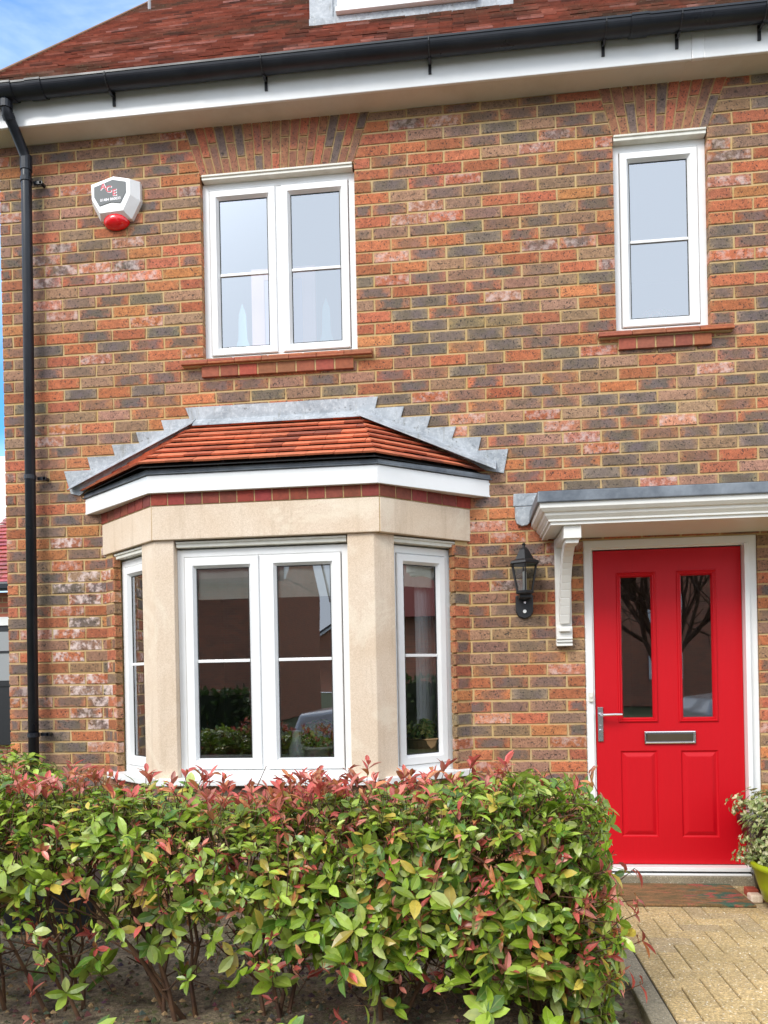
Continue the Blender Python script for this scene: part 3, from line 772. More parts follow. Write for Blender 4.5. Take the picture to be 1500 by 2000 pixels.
lc.hexa([(cx0-a, cyf-a, 2.248), (XE+a, cyf-a, 2.248), (XE+a-.004, cyf-a+.006, 2.312), (cx0-a+.004, cyf-a+.006, 2.312), (cx0-a, -.001, 2.248), (XE+a, -.001, 2.248), (XE+a, -.001, 2.312), (cx0-a+.004, -.001, 2.312)])
lc.hexa([(cx0-a+.004, cyf-a+.006, 2.3125), (XE+a-.004, cyf-a+.006, 2.3125), (XE+a-.03, -.001, 2.40), (cx0-a+.05, -.001, 2.40), (cx0-a+.004, -.001, 2.3125), (XE+a-.004, -.001, 2.3125), (XE+a-.03, -.001, 2.39), (cx0-a+.05, -.001, 2.39)])
lc.build('lead_cap', M['dlead'], cno, bevel=.006)
fl2 = MB(); fl2.prism([TW(.318, .006, 2.430), TW(.470, .006, 2.430), TW(XE+.1, .006, 2.425), TW(XE+.1, .006, 2.35), TW(.43, .006, 2.352), TW(.316, .006, 2.352)], (0, -.012, 0))
fl2.prism([TW(.324, .004, 2.346), TW(.43, .004, 2.346), TW(.425, .004, 2.262), TW(.40, .004, 2.232), TW(.365, .004, 2.226), TW(.335, .004, 2.242), TW(.326, .004, 2.27)], (0, -.028, 0))
fl2.build('canopy_flashing', M['lead'], cno, bevel=.004)
# bracket
bk = MB()
x0, x1 = .560, .656
bk.box(x0, x1, -.475, -.355, 2.064, 2.137)                    # block under the cornice
bk.box(x0+.004, x1-.004, -.355, -.03, 2.082, 2.137)
bk.box(x0, x1, -.030, -.001, 1.480, 2.137)                    # wall plate
bk.box(x0, x1, -.052, -.030, 1.480, 1.494); bk.box(x0, x1, -.050, -.030, 1.504, 1.514); bk.box(x0, x1, -.050, -.030, 1.521, 1.534)
bk.box(x0, x1, -.046, -.030, 1.534, 1.60)
bk.box(x0+.014, x1-.014, -.072, -.046, 1.568, 1.594)
pts = [(-.44, 2.064)]
for i in range(13):
    t_ = i/12; pts.append((-.425+.365*(t_**.62), 2.045-.43*t_**1.5))
arm = [(x0+.018, y_, z_) for y_, z_ in pts]+[(x0+.018, -.03, 1.615)]
inner = []
for i in range(12, -1, -1):
    t_ = i/12; inner.append((x0+.018, min(-.025, -.345+.325*(t_**.62)), 2.045-.43*t_**1.5+.03))
# outer and inner edge strips form a solid curved arm
o_ = [Vector(p) for p in arm[1:-1]]; i_ = list(reversed([Vector(p) for p in inner]))
for a_, b_, c_, d_ in zip(o_[:-1], o_[1:], i_[1:], i_[:-1]):
    bk.prism([a_, b_, c_, d_], (x1-x0-.036, 0, 0))
bk.box(x0+.012, x1-.012, -.455, -.34, 2.040, 2.064)
bk.build('bracket', M['timber'], cno, bevel=.003)

# ------------------------------------------------------------------ front door
fd = MB()
d0 = -.020
fd.sweep(TW, .735, 1.757, .060, 2.127, [(0, d0-.07), (0, d0+.012), (.004, d0+.016), (.046, d0+.016), (.052, d0+.006), (.058, d0+.004), (.058, d0-.05)], 0)
DX0, DX1, DZ0, DZ1 = .797, 1.671, .135, 2.062
fd.box(1.674, 1.701, -.032, .04, .10, 2.072)
fdo = fd.build('door_frame', M['upvc'], house, bevel=.002)
th_ = MB(); th_.box(.797, 1.672, -.046, .03, .106, .130); th_.box(.797, 1.672, -.058, .03, .083, .094); th_.box(.797, 1.672, -.040, .03, .094, .106, 1); th_.build('threshold', [M['upvc'], M['gasket']], fdo, bevel=.003)
leaf = MB()
# the leaf is built as a grid with openings for panes and moulded panels
GL1 = (.962, 1.140, 1.032, 1.895); GL2 = (1.320, 1.495, 1.030, 1.896); P1 = (.942, 1.160, .300, .829); P2 = (1.300, 1.518, .297, .828)
mo = .030
holes = [(g_[0]-mo, g_[1]+mo, g_[2]-mo, g_[3]+mo) for g_ in (GL1, GL2)]+[(p_[0], p_[1], p_[2], p_[3]) for p_ in (P1, P2)]
xs = [DX0, DX1]; zs = [DZ0, DZ1]
for h_ in holes: xs += [h_[0], h_[1]]; zs += [h_[2], h_[3]]
xs = sorted(set(xs)); zs = sorted(set(zs)); ld_ = d0-.002
for i in range(len(xs)-1):
    for j in range(len(zs)-1):
        cx_, cz_ = (xs[i]+xs[i+1])/2, (zs[j]+zs[j+1])/2
        if not any(h_[0] < cx_ < h_[1] and h_[2] < cz_ < h_[3] for h_ in holes):
            leaf.face([TW(xs[i], ld_, zs[j]), TW(xs[i+1], ld_, zs[j]), TW(xs[i+1], ld_, zs[j+1]), TW(xs[i], ld_, zs[j+1])])
for h_ in holes[:2]:
    leaf.sweep(TW, *h_, [(0, ld_), (.003, ld_+.006), (.010, ld_+.010), (.016, ld_+.004), (.022, ld_+.006), (.028, ld_-.004), (.032, ld_-.014)])
for h_ in holes[2:]:
    leaf.sweep(TW, *h_, [(0, ld_), (.004, ld_-.006), (.010, ld_-.009), (.014, ld_-.009), (.034, ld_-.001), (.040, ld_)], close=True)
leaf.sweep(TW, DX0, DX1, DZ0, DZ1, [(0, ld_), (0, ld_-.04)])
lo = leaf.build('front_door', M['red'], house, fix=False)
for g_ in (GL1, GL2):
    pb = MB(); pb.face([TW(g_[0]-.006, ld_-.012, g_[2]-.006), TW(g_[1]+.006, ld_-.012, g_[2]-.006), TW(g_[1]+.006, ld_-.012, g_[3]+.006), TW(g_[0]-.006, ld_-.012, g_[3]+.006)])
    pb.build('door_pane', M['bayglass'], lo)
hd = MB()
hd.box(.806, .838, -ld_-.010, -ld_+.002, .890, 1.10); 
hd.tube([(.822, -ld_-.008, 1.055), (.822, -ld_-.048, 1.055), (.832, -ld_-.056, 1.055), (.90, -ld_-.056, 1.057), (.945, -ld_-.052, 1.056)], [.010, .010, .010, .009, .008], 10)
hd.tube([(.822, -ld_-.008, .955), (.822, -ld_-.018, .955)], .011, 12); hd.tube([(.822, -ld_-.008, .985), (.822, -ld_-.014, .985)], .006, 8)
hd.build('handle', M['chrome'], lo, bevel=.004)
lb = MB(); lb.sweep(TW, 1.083, 1.385, .872, .948, [(0, ld_), (0, ld_+.014), (.008, ld_+.016), (.014, ld_+.010), (.014, ld_+.004)], 0)
lb.hexa([TW(1.097, ld_+.006, .886), TW(1.371, ld_+.006, .886), TW(1.371, ld_+.014, .934), TW(1.097, ld_+.014, .934), TW(1.097, ld_, .886), TW(1.371, ld_, .886), TW(1.371, ld_, .934), TW(1.097, ld_, .934)], 1)
lb.build('letterbox', [M['chrome'], simple('dark_steel', (.16, .16, .17), .3, metal=1)], lo, bevel=.002)
db_ = MB(); db_.box(.752, .779, -.012, .006, 1.135, 1.195); db_.tube([(.7655, -.012, 1.166), (.7655, -.017, 1.166)], .008, 14)
tag(db_.build('doorbell', M['cream'], None, bevel=.005, loc=(.765, 0, 1.16)), 'small white doorbell push on the left jamb of the red door frame', 'doorbell')

# ------------------------------------------------------------------ interior (what the glass looks into)
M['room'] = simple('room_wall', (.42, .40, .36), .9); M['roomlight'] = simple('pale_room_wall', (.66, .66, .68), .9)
M['blindm'] = simple('roman_blind_cloth', (.90, .88, .76), .85, c2=(.82, .80, .66), scale=12, bump=.8, bs=14)
def room(x0, x1, y0, y1, z0, z1, mt, nm):
    mb = MB()
    mb.face([(x0, y1, z0), (x1, y1, z0), (x1, y1, z1), (x0, y1, z1)]); mb.face([(x0, y0, z0), (x0, y1, z0), (x0, y1, z1), (x0, y0, z1)])
    mb.face([(x1, y0, z0), (x1, y1, z0), (x1, y1, z1), (x1, y0, z1)]); mb.face([(x0, y0, z0), (x1, y0, z0), (x1, y1, z0), (x0, y1, z0)]); mb.face([(x0, y0, z1), (x1, y0, z1), (x1, y1, z1), (x0, y1, z1)])
    mb.build(nm, M[mt], house)
room(-2.9, .6, .30, 4.2, .1, 2.42, 'room', 'living_room'); room(.65, 1.85, .30, 4.0, .06, 2.3, 'room', 'hallway')
room(-2.9, .2, .30, 3.6, 2.9, 4.86, 'roomlight', 'bedroom'); room(.3, 2.6, .30, 2.4, 2.9, 4.86, 'roomlight', 'bathroom')
# inside of the bay: ceiling and window board
ib = MB(); ib.face([(-2.25, .3, 2.14), (-1.72, -.30, 2.14), (-.58, -.30, 2.14), (-.05, .3, 2.14)]); ib.build('bay_ceiling', M['roomlight'], house)
ib = MB(); ib.face([(-2.25, .3, .80), (-1.76, -.33, .80), (-.55, -.33, .80), (-.05, .3, .80)])
ib.build('window_board', M['roomlight'], house)
for T_, a_, b_, zz, lb_ in ((TF, .13, LF-.17, 1.80, 'wide cream fabric blind pulled up behind the two front panes of the bay window'), (TR, .16, LR-.12, 1.86, 'narrow cream fabric blind pulled up behind the right pane of the bay window')):
    bd = MB()
    for k_ in range(24):
        p0 = a_+(b_-a_)*k_/24; p1 = a_+(b_-a_)*(k_+1)/24; w0 = .004*math.sin(k_*.9); w1 = .004*math.sin((k_+1)*.9)
        for q in range(4):
            za = 2.12-(2.12-zz)*q/4; zb = 2.12-(2.12-zz)*(q+1)/4
            bd.face([T_(p0, -.105+w0+.004*(q % 2), za), T_(p1, -.105+w1+.004*(q % 2), za), T_(p1, -.105+w1+.004*((q+1) % 2), zb), T_(p0, -.105+w0+.004*((q+1) % 2), zb)])
    tag(bd.build('roman_blind', M['blindm'], None, loc=T_((a_+b_)/2, -.1, 2.1)), lb_, 'blind')
cu = MB()
for i in range(14):
    a = LR-.30+i*.013; cu.face([TR(a, -.17+.012*(i % 2), .76), TR(a+.013, -.17+.012*((i+1) % 2), .76), TR(a+.013, -.17+.012*((i+1) % 2), 1.9), TR(a, -.17+.012*(i % 2), 1.9)])
tag(cu.build('curtain', M['roomlight'], None, loc=(-.1, 0, 1.2)), 'narrow pale curtain hanging inside the right pane of the bay', 'curtain')

# ------------------------------------------------------------------ wall lamp
lamp = empty('wall_lantern', 'black hexagonal wall lantern on the brickwork left of the door bracket', 'wall lamp', (.372, 0, 1.73))
bp_ = MB(); bp_.prism([TW(.318, .0, 1.80), TW(.318, .0, 1.70), TW(.334, .0, 1.668), TW(.372, .0, 1.654), TW(.410, .0, 1.668), TW(.426, .0, 1.70), TW(.426, .0, 1.80)], (0, -.022, 0))
bp_.box(.335, .410, -.13, -.02, 1.772, 1.812)
bp_.build('back_plate', M['blackmetal'], lamp, bevel=.006)
sn = MB(); sn.tube([(.372, -.022, 1.70), (.372, -.034, 1.70)], .011, 12); sn.build('sensor', M['upvc'], lamp)
sn = MB(); sn.tube([(.374, -.022, 1.755), (.374, -.030, 1.755)], .007, 10); sn.build('screw_cap', M['chrome'], lamp)
LXc, LYc = .366, -.135
hex_lo, hex_hi, zl0, zl1 = .050, .082, 1.812, 1.975
hp = lambda ra, j: (LXc+ra*math.cos(math.pi/3*j+math.pi/6), LYc+ra*math.sin(math.pi/3*j+math.pi/6))
fr_ = MB()
for j in range(6):
    a = hp(hex_lo, j); b = hp(hex_hi, j); fr_.tube([(a[0], a[1], zl0), (b[0], b[1], zl1)], .0045, 6)
fr_.lathe([(.030, 1.795), (.058, 1.80), (.060, 1.812), (.052, 1.816)], LXc, LYc, 6, ph=.5)
fr_.build('lantern_frame', M['blackmetal'], lamp)
rf_ = MB(); rf_.lathe([(.092, 1.972), (.098, 1.978), (.094, 1.990), (.062, 2.004), (.058, 2.012), (.030, 2.062), (.018, 2.074), (.010, 2.078), (.009, 2.088), (.013, 2.096), (.003, 2.106)], LXc, LYc, 6, ph=.5)
rf_.build('lantern_roof', M['blackmetal'], lamp)
gl_ = MB()
for j in range(6):
    a, b = hp(hex_lo-.002, j), hp(hex_lo-.002, j+1); c, d_ = hp(hex_hi-.002, j+1), hp(hex_hi-.002, j)
    gl_.face([(a[0], a[1], zl0), (b[0], b[1], zl0), (c[0], c[1], zl1), (d_[0], d_[1], zl1)])
gl_.build('lantern_glass', M['lampglass'], lamp)
lbz = MB(); lbz.lathe([(.012, 1.816), (.012, 1.93), (.004, 1.935)], LXc, LYc, 12); lbz.build('bulb', simple('candle_tube', (.8, .8, .76), .4), lamp)

# ------------------------------------------------------------------ alarm box
al = empty('alarm_box', 'white shield shaped alarm box with red light and grey panel left of the upper window', 'alarm box', (-2.19, 0, 4.42))
ob = [(-2.355, 4.535), (-2.335, 4.551), (-2.190, 4.580), (-2.080, 4.562), (-2.062, 4.545), (-2.062, 4.436), (-2.128, 4.330), (-2.295, 4.330), (-2.352, 4.434)]
mb = MB(); mb.prism([TW(x+.008, .0, z_) for x, z_ in [(-2.365+.0, 4.54), (-2.19, 4.592), (-2.045, 4.555), (-2.045, 4.43), (-2.105, 4.318), (-2.31, 4.318), (-2.362, 4.43)]], (0, -.03, 0))
back = [(-2.362, 4.545), (-2.19, 4.592), (-2.035, 4.555), (-2.035, 4.43), (-2.095, 4.320), (-2.305, 4.320), (-2.360, 4.43)]
front = [(-2.345, 4.535), (-2.195, 4.577), (-2.085, 4.553), (-2.085, 4.452), (-2.135, 4.355), (-2.290, 4.348), (-2.343, 4.44)]
mb = MB(); n = 7
for i in range(n):
    j = (i+1) % n
    mb.face([TW(back[i][0], 0, back[i][1]), TW(back[j][0], 0, back[j][1]), TW(back[j][0], .035, back[j][1]), TW(back[i][0], .035, back[i][1])])
    mb.face([TW(back[i][0], .035, back[i][1]), TW(back[j][0], .035, back[j][1]), TW(front[j][0], .078, front[j][1]), TW(front[i][0], .078, front[i][1])])
mb.face([TW(x, .078, z_) for x, z_ in front])
mb.build('casing', M['upvc'], al, bevel=.004)
pn = MB(); pn.prism([TW(x, .079, z_) for x, z_ in [(-2.325, 4.515), (-2.200, 4.555), (-2.112, 4.535), (-2.112, 4.470), (-2.150, 4.402), (-2.215, 4.412), (-2.292, 4.392), (-2.325, 4.450)]], (0, -.003, 0))
pno = pn.build('panel', simple('grey_panel', (.09, .10, .105), .5), al)
rl = MB(); n = 20
for ring_i in range(6):
    pass
cx_, cz_ = -2.205, 4.318
for i in range(8):
    a0, a1 = math.pi/2*i/8, math.pi/2*(i+1)/8
    for j in range(24):
        b0, b1 = 2*math.pi*j/24, 2*math.pi*(j+1)/24
        f_ = lambda a_, b_: TW(cx_+.088*math.cos(a_)*math.cos(b_), .012+.064*math.sin(a_), cz_+.052*math.cos(a_)*math.sin(b_))
        rl.face([f_(a0, b0), f_(a0, b1), f_(a1, b1), f_(a1, b0)])
rl.build('strobe_lens', simple('red_lens', (.80, .006, .012), .18, coat=.5), al, smooth=True)
def text(body, size, loc, rot, mt, parent, name, ext=.0006, shear=0, off=0):
    cu_ = bpy.data.curves.new(name, 'FONT'); cu_.body = body; cu_.size = size; cu_.align_x = 'CENTER'; cu_.extrude = ext; cu_.shear = shear; cu_.offset = off
    o = bpy.data.objects.new(name, cu_); COL.objects.link(o); bpy.context.view_layer.update()
    dg = bpy.context.evaluated_depsgraph_get(); me = bpy.data.meshes.new_from_object(o.evaluated_get(dg)); me.name = name
    bpy.data.objects.remove(o); o = bpy.data.objects.new(name, me); COL.objects.link(o); me.materials.clear(); me.materials.append(mt)
    o.rotation_euler = rot; o.location = Vector(loc)-parent.matrix_world.translation; o.parent = parent; return o
M['ptxt'] = simple('pink_lettering', (.75, .33, .42), .5); M['wtxt'] = simple('white_lettering', (.85, .82, .83), .5); M['rtxt'] = simple('red_lettering', (.55, .02, .05), .5)
pw = al
for ch, x, z_ in (('A', -2.262, 4.496), ('C', -2.226, 4.476), ('E', -2.188, 4.452)):
    text(ch, .058, (x+.003, -.0825, z_-.002), (R(90), 0, 0), M['wtxt'], pw, 'letter', .0004, off=.0025)
    text(ch, .058, (x, -.0833, z_), (R(90), 0, 0), M['rtxt'], pw, 'letter', .0004, off=.0008)
text('01484 860033', .024, (-2.215, -.0825, 4.422), (R(90), R(-3), 0), M['wtxt'], pw, 'phone_number', .0004, off=.0006)

# ------------------------------------------------------------------ ground
def gmat():
    t = NT('soil'); c = t.mix(t.rng(t.noise(6, 7, .75), .38, .62), lin((84, 70, 56), .8), lin((156, 138, 114), .9))
    c = t.mix(.9, c, t.rng(t.noise(55, 5, .8), .32, .68, .35, 1.8), 'MULTIPLY')
    c = t.mix(t.math('MULTIPLY', t.rng(t.noise(2.6, 4, .7), .48, .62), t.rng(t.noise(45, 4, .7), .42, .6)), c, lin((120, 128, 70), .8))
    t.base(c); t.rough(.95); t.bump(t.noise(45, 6, .7), 1, .02); return t.m
M['soil'] = gmat()
gd = MB(); gd.face([(-60, -60, -.03), (60, -60, -.03), (60, 60, -.03), (-60, 60, -.03)])
t = NT('grass_verge'); t.base(t.mix(t.rng(t.noise(1.5, 6), .4, .6), (.05, .075, .02), (.09, .10, .04))); t.rough(.95); M['verge'] = t.m
tag(gd.build('ground', M['verge']), kind='structure')
so = bpy.data.meshes.new('soil_bed'); bm = bmesh.new()
nx, ny = 110, 90
vv = [[bm.verts.new((-5+5.655*i/nx, -4.4+4.4*j/ny, -.004+.030*noise.noise(Vector((i*.16, j*.16, 0)))+.022*noise.noise(Vector((i*.6, j*.6, 3))))) for j in range(ny+1)] for i in range(nx+1)]
for i in range(nx):
    for j in range(ny): bm.faces.new((vv[i][j], vv[i+1][j], vv[i+1][j+1], vv[i][j+1]))
bm.to_mesh(so); bm.free(); so = link('soil', so, None, True, [M['soil']]); tag(so, kind='structure')
# clods and litter on the soil
cl = MB()
for i in range(4200):
    x, y = rnd.uniform(-2.4, .62), rnd.uniform(-2.7, -.5); s_ = rnd.uniform(.003, .016); k_ = rnd.random()
    c = lin((rnd.uniform(70, 120), rnd.uniform(58, 98), rnd.uniform(48, 80)), .75) if k_ < .8 else lin((170, 140, 100), .7)
    pts = [(x+s_*math.cos(a)*rnd.uniform(.6, 1.3), y+s_*math.sin(a)*rnd.uniform(.6, 1.3), .012) for a in (0, 1.5, 3, 4.5)]
    top = (x, y, .012+s_*rnd.uniform(.5, 1.2))
    for a in range(4): cl.face([pts[a], pts[(a+1) % 4], top], 0, c)
for i in range(170):
    x, y = rnd.uniform(-2.4, .6), rnd.uniform(-2.7, -.9)
    cl.face([(x, y, .02), (x+rnd.uniform(-.03, .03), y+rnd.uniform(-.03, .03), .022), (x+rnd.uniform(-.035, .035), y+rnd.uniform(-.035, .035), .03)], 0, lin(rnd.choice(((126, 96, 66), (104, 78, 54), (146, 122, 92), (138, 84, 62))), .75))
M['clod'] = mat_colattr('clod', .95, .5, 60, 60, .3)
tag(cl.build('soil_crumbs', M['clod']), 'loose crumbs of soil and grit scattered under the hedge', None, None, 'stuff')
# paving, 90 degree herringbone
pv = MB(); g = .0019; cs = .100
PX0, PY0 = .747, -3.6; zt_ = .03
def pave_c():
    b = rnd.uniform(.95, 1.04); c = (198, 170, 120) if rnd.random() < .85 else (186, 162, 122); return lin(tuple(x*b for x in c), .80)
def slab(x0, x1, y0, y1):
    x0 = max(x0, PX0); x1 = min(x1, 2.95)
    if x1-x0 < .02: return
    y0 = max(y0, PY0); y1 = min(y1, -.004)
    if y1-y0 < .02: return
    c = pave_c(); h = zt_+rnd.uniform(-.0012, .0012); e = .003
    A = [(x0+g, y0+g, h-.004), (x1-g, y0+g, h-.004), (x1-g, y1-g, h-.004), (x0+g, y1-g, h-.004)]
    B = [(x0+g+e, y0+g+e, h), (x1-g-e, y0+g+e, h), (x1-g-e, y1-g-e, h), (x0+g+e, y1-g-e, h)]
    C_ = [(p[0], p[1], h-.03) for p in A]
    pv.quads(B+A+C_, [(0, 1, 2, 3)]+[(4+i, 4+(i+1) % 4, (i+1) % 4, i) for i in range(4)]+[(8+i, 8+(i+1) % 4, 4+(i+1) % 4, 4+i) for i in range(4)], 0, c)
for i in range(-2, 24):
    for j in range(-2, 40):
        x = PX0+(i)*cs; y = PY0+j*cs; t_ = (i-j) % 4
        if t_ == 0: slab(x, x+2*cs, y, y+cs)
        elif t_ == 2: slab(x, x+cs, y-cs, y+cs)
def pave_x(t, c):
    c = t.mix(.9, c, t.rng(t.noise(120, 3, .75), .32, .68, .55, 1.5), 'MULTIPLY')
    c = t.mix(t.rng(t.noise(2.1, 5, .7), .45, .7, 0, .4), c, lin((140, 124, 78), .8))
    c = t.mix(t.rng(t.noise(110, 2, .5), .64, .69, 0, .85), c, lin((244, 236, 214), .95))
    return t.mix(t.rng(t.noise(5, 5, .7), .64, .72, 0, .55), c, lin((128, 136, 60), .7))
t_p = mat_colattr('paving_block', .9, .5, 120, 60, .8, bd=.004, extra=pave_x)
tag(pv.build('paving', t_p, None, fix=False), kind='structure')
pj_ = MB(); pj_.box(PX0-.012, 2.95, PY0, -.004, .0, .0225); tag(pj_.build('paving_bed', simple('joint_sand', (.045, .038, .026), .95), None), kind='structure')
kb = MB(); y = -3.6; 
while y < -.1:
    y1_ = min(y+.915, -.02); kb.box(.648, .738, y+.003, y1_-.003, -.05, .037+rnd.uniform(-.001, .002)); y = y1_
    if y1_ >= -.03: break
t = NT('edging_concrete'); c = t.mix(t.rng(t.noise(4, 6, .7), .35, .65), lin((158, 146, 122), .9), lin((124, 116, 98), .9)); c = t.mix(.9, c, t.rng(t.noise(120, 3, .75), .32, .68, .55, 1.45), 'MULTIPLY')
c = t.mix(t.rng(t.noise(115, 2, .5), .66, .70, 0, .7), c, lin((220, 212, 196), .9)); t.base(c); t.rough(.92); t.bump(t.noise(120, 4, .7), .8, .004); M['kerb'] = t.m
tag(kb.build('kerb_edging', M['kerb'], None, bevel=.006), kind='structure')
stp = MB(); stp.box(.76, 1.74, -.075, .30, .0, .083); tag(stp.build('door_step', M['kerb'], None, bevel=.004), kind='structure')

# door mat
mt_ = NT('coir'); cc = mt_.mix(mt_.rng(mt_.noise(6, 5, .7, mt_.coord((1, 4, 1))), .38, .62), lin((118, 100, 62), .88), lin((172, 122, 80), .9))
cc = mt_.mix(mt_.rng(mt_.noise(22, 5, .7, mt_.coord((.5, 3, 1))), .52, .62, 0, .7), cc, lin((104, 92, 52), .85))
xs_ = mt_.n('ShaderNodeSeparateXYZ'); mt_.l(mt_.coord(), xs_.inputs[0]); msk = mt_.rng(xs_.outputs[0], -.05, .18)
cc = mt_.mix(mt_.math('MULTIPLY', msk, mt_.rng(mt_.noise(6, 3, .6, mt_.coord((1, 2.4, 1))), .50, .57)), cc, lin((74, 112, 92), .85))
cc = mt_.mix(mt_.math('MULTIPLY', mt_.rng(xs_.outputs[0], -.2, .1), mt_.rng(mt_.noise(8, 3, .6, mt_.coord((1.3, 2.2, 1)), .5), .56, .62, 0, .8)), cc, lin((196, 92, 84), .85))
cc = mt_.mix(.85, cc, mt_.rng(mt_.noise(90, 4, .75, mt_.coord((1, 2.5, 1))), .3, .7, .45, 1.5), 'MULTIPLY')
mt_.base(cc); mt_.rough(1); mt_.bump(mt_.noise(300, 3, .7), 1, .008)
dmt = MB(); dmt.box(.86, 1.535, -.51, -.085, .031, .046); tag(dmt.build('door_mat', mt_.m, None, bevel=.005, loc=(1.2, -.3, .03)), 'faded brown coir doormat with red and green flowers below the red door', 'doormat')

# ------------------------------------------------------------------ leaves
def leaf_mat(name, rough=.32, coat=.2):
    t = NT(name); uv = t.n('ShaderNodeUVMap', uv_map='UVMap').outputs[0]; su = t.n('ShaderNodeSeparateXYZ'); t.l(uv, su.inputs[0])
    c = t.attr('Col'); rib = t.rng(t.math('ABSOLUTE', t.math('SUBTRACT', su.outputs[0], .5)), .0, .07, 1, 0)
    wv = t.n('ShaderNodeTexWave'); wv.inputs['Scale'].default_value = 1.0
    c = t.mix(.45, c, t.rng(t.noise(26, 4, .6), .3, .7, .7, 1.35), 'MULTIPLY')
    c = t.mix(t.math('MULTIPLY', rib, .35), c, lin((200, 205, 120), .8))
    c = t.mix(t.rng(t.noise(33, 4, .7), .62, .68, 0, .55), c, lin((140, 96, 50), .8)); c = t.mix(t.rng(t.noise(9, 3, .6), .58, .70, 0, .35), c, lin((196, 190, 90), .9))
    t.base(c); t.rough(rough); t.b.inputs['Coat Weight'].default_value = coat; t.b.inputs['Coat Roughness'].default_value = .25
    t.bump(t.noise(55, 3, .5), .25, .002)
    # thin leaf: part of the light passes through
    tl = t.n('ShaderNodeBsdfTranslucent'); t.l(c, tl.inputs[0]); mx = t.n('ShaderNodeMixShader'); mx.inputs[0].default_value = .30
    t.l(t.b.outputs[0], mx.inputs[1]); t.l(tl.outputs[0], mx.inputs[2]); t.l(mx.outputs[0], t.o.inputs[0])
    return t.m
M['leaf'] = leaf_mat('photinia_leaf'); M['redleaf'] = leaf_mat('photinia_young_leaf', .4, .2); M['smallleaf'] = leaf_mat('small_leaf', .5, 0)
M['bark'] = simple('bark', lin((74, 50, 38), .8), .85, c2=lin((112, 78, 48), .8), scale=14, bump=.8, bs=60)

def leaf(mb, p, d, n_, ln, wd, c, fold=.35, curl=.25):
    """one leaf: p base, d direction, n_ face normal"""
    d = d.normalized(); s_ = d.cross(n_); 
    if s_.length < 1e-3: s_ = d.orthogonal()
    s_.normalize(); n_ = s_.cross(d).normalized()
    st = [(0, .10), (.22, .62), (.5, 1.0), (.78, .72), (1.0, .0)]
    vs = []; 
    for (t_, w_) in st:
        cen = p+d*ln*t_-n_*(curl*ln*t_*t_)
        hw = wd*.5*w_
        vs += [cen-s_*hw+n_*hw*fold, cen, cen+s_*hw+n_*hw*fold]
    fs = []; us = []
    for k_ in range(4):
        a = 3*k_; t0, t1 = st[k_][0], st[k_+1][0]
        fs += [(a, a+1, a+4, a+3), (a+1, a+2, a+5, a+4)]
        us += [[(0, t0), (.5, t0), (.5, t1), (0, t1)], [(.5, t0), (1, t0), (1, t1), (.5, t1)]]
    mb.quads(vs, fs, 0, c, (0, 0, 0), us)
def green():
    k_ = rnd.random()
    if k_ < .34: c = (142, 170, 50)
    elif k_ < .54: c = (100, 138, 50)
    elif k_ < .85: c = (174, 198, 80)
    elif k_ < .94: c = (200, 212, 122)
    else: c = (214, 190, 84)
    b = rnd.uniform(.80, 1.12); return lin(tuple(x*b for x in c), .86)
def red():
    k_ = rnd.random(); c = (222, 104, 96) if k_ < .5 else ((230, 140, 124) if k_ < .75 else (214, 138, 92))
    b = rnd.uniform(.8, 1.12); return lin(tuple(x*b for x in c), .85)
def rv():
    while True:
        v = Vector((rnd.uniform(-1, 1), rnd.uniform(-1, 1), rnd.uniform(-1, 1)))
        if .05 < v.length < 1: return v.normalized()
def rosette(mg, mr, p, ax, n, size, pred, tall=False):
    """whorl of leaves round a shoot tip"""
    ax = ax.normalized(); a = ax.orthogonal().normalized(); b = ax.cross(a); ph = rnd.random()*6.28
    isred = rnd.random() < pred
    if isred and n < 7: n = rnd.randint(2, 4) if pred < .95 else n; size = min(size, .07)
    for i in range(n):
        an = ph+i*2.4+rnd.uniform(-.4, .4); up = rnd.uniform(.15, .75) if not (isred and tall) else rnd.uniform(.7, 1.6)
        dr = (a*math.cos(an)+b*math.sin(an)+ax*up).normalized()
        q = p-ax*rnd.uniform(0, .05)
        ln = size*rnd.uniform(.7, 1.2)
        if isred: leaf(mr, q, dr, ax+dr*-.3+rv()*.3, ln*.85, ln*rnd.uniform(.26, .36), red(), .45, rnd.uniform(-.1, .6))
        else: leaf(mg, q, dr, ax+rv()*.35, ln, ln*rnd.uniform(.40, .58), green(), rnd.uniform(.1, .4), rnd.uniform(.05, .45))

def hedge(root, shoots, stems, mg_name='foliage'):
    mg, mr, ms = MB(), MB(), MB()
    for (p, ax, n, size, pr, tall) in shoots:
        rosette(mg, mr, p, ax, n, size, pr, tall)
        ms.tube([p-ax.normalized()*rnd.uniform(.06, .14)+rv()*.02, p], [.0022, .0014], 4, cap=False)
    for (pts, rad) in stems: ms.tube(pts, rad, 7, cap=False)
    ms.build('stems', M['bark'], root, fix=False)
    mg.build(mg_name, M['leaf'], root, fix=False); mr.build('young_leaves', M['redleaf'], root, fix=False)

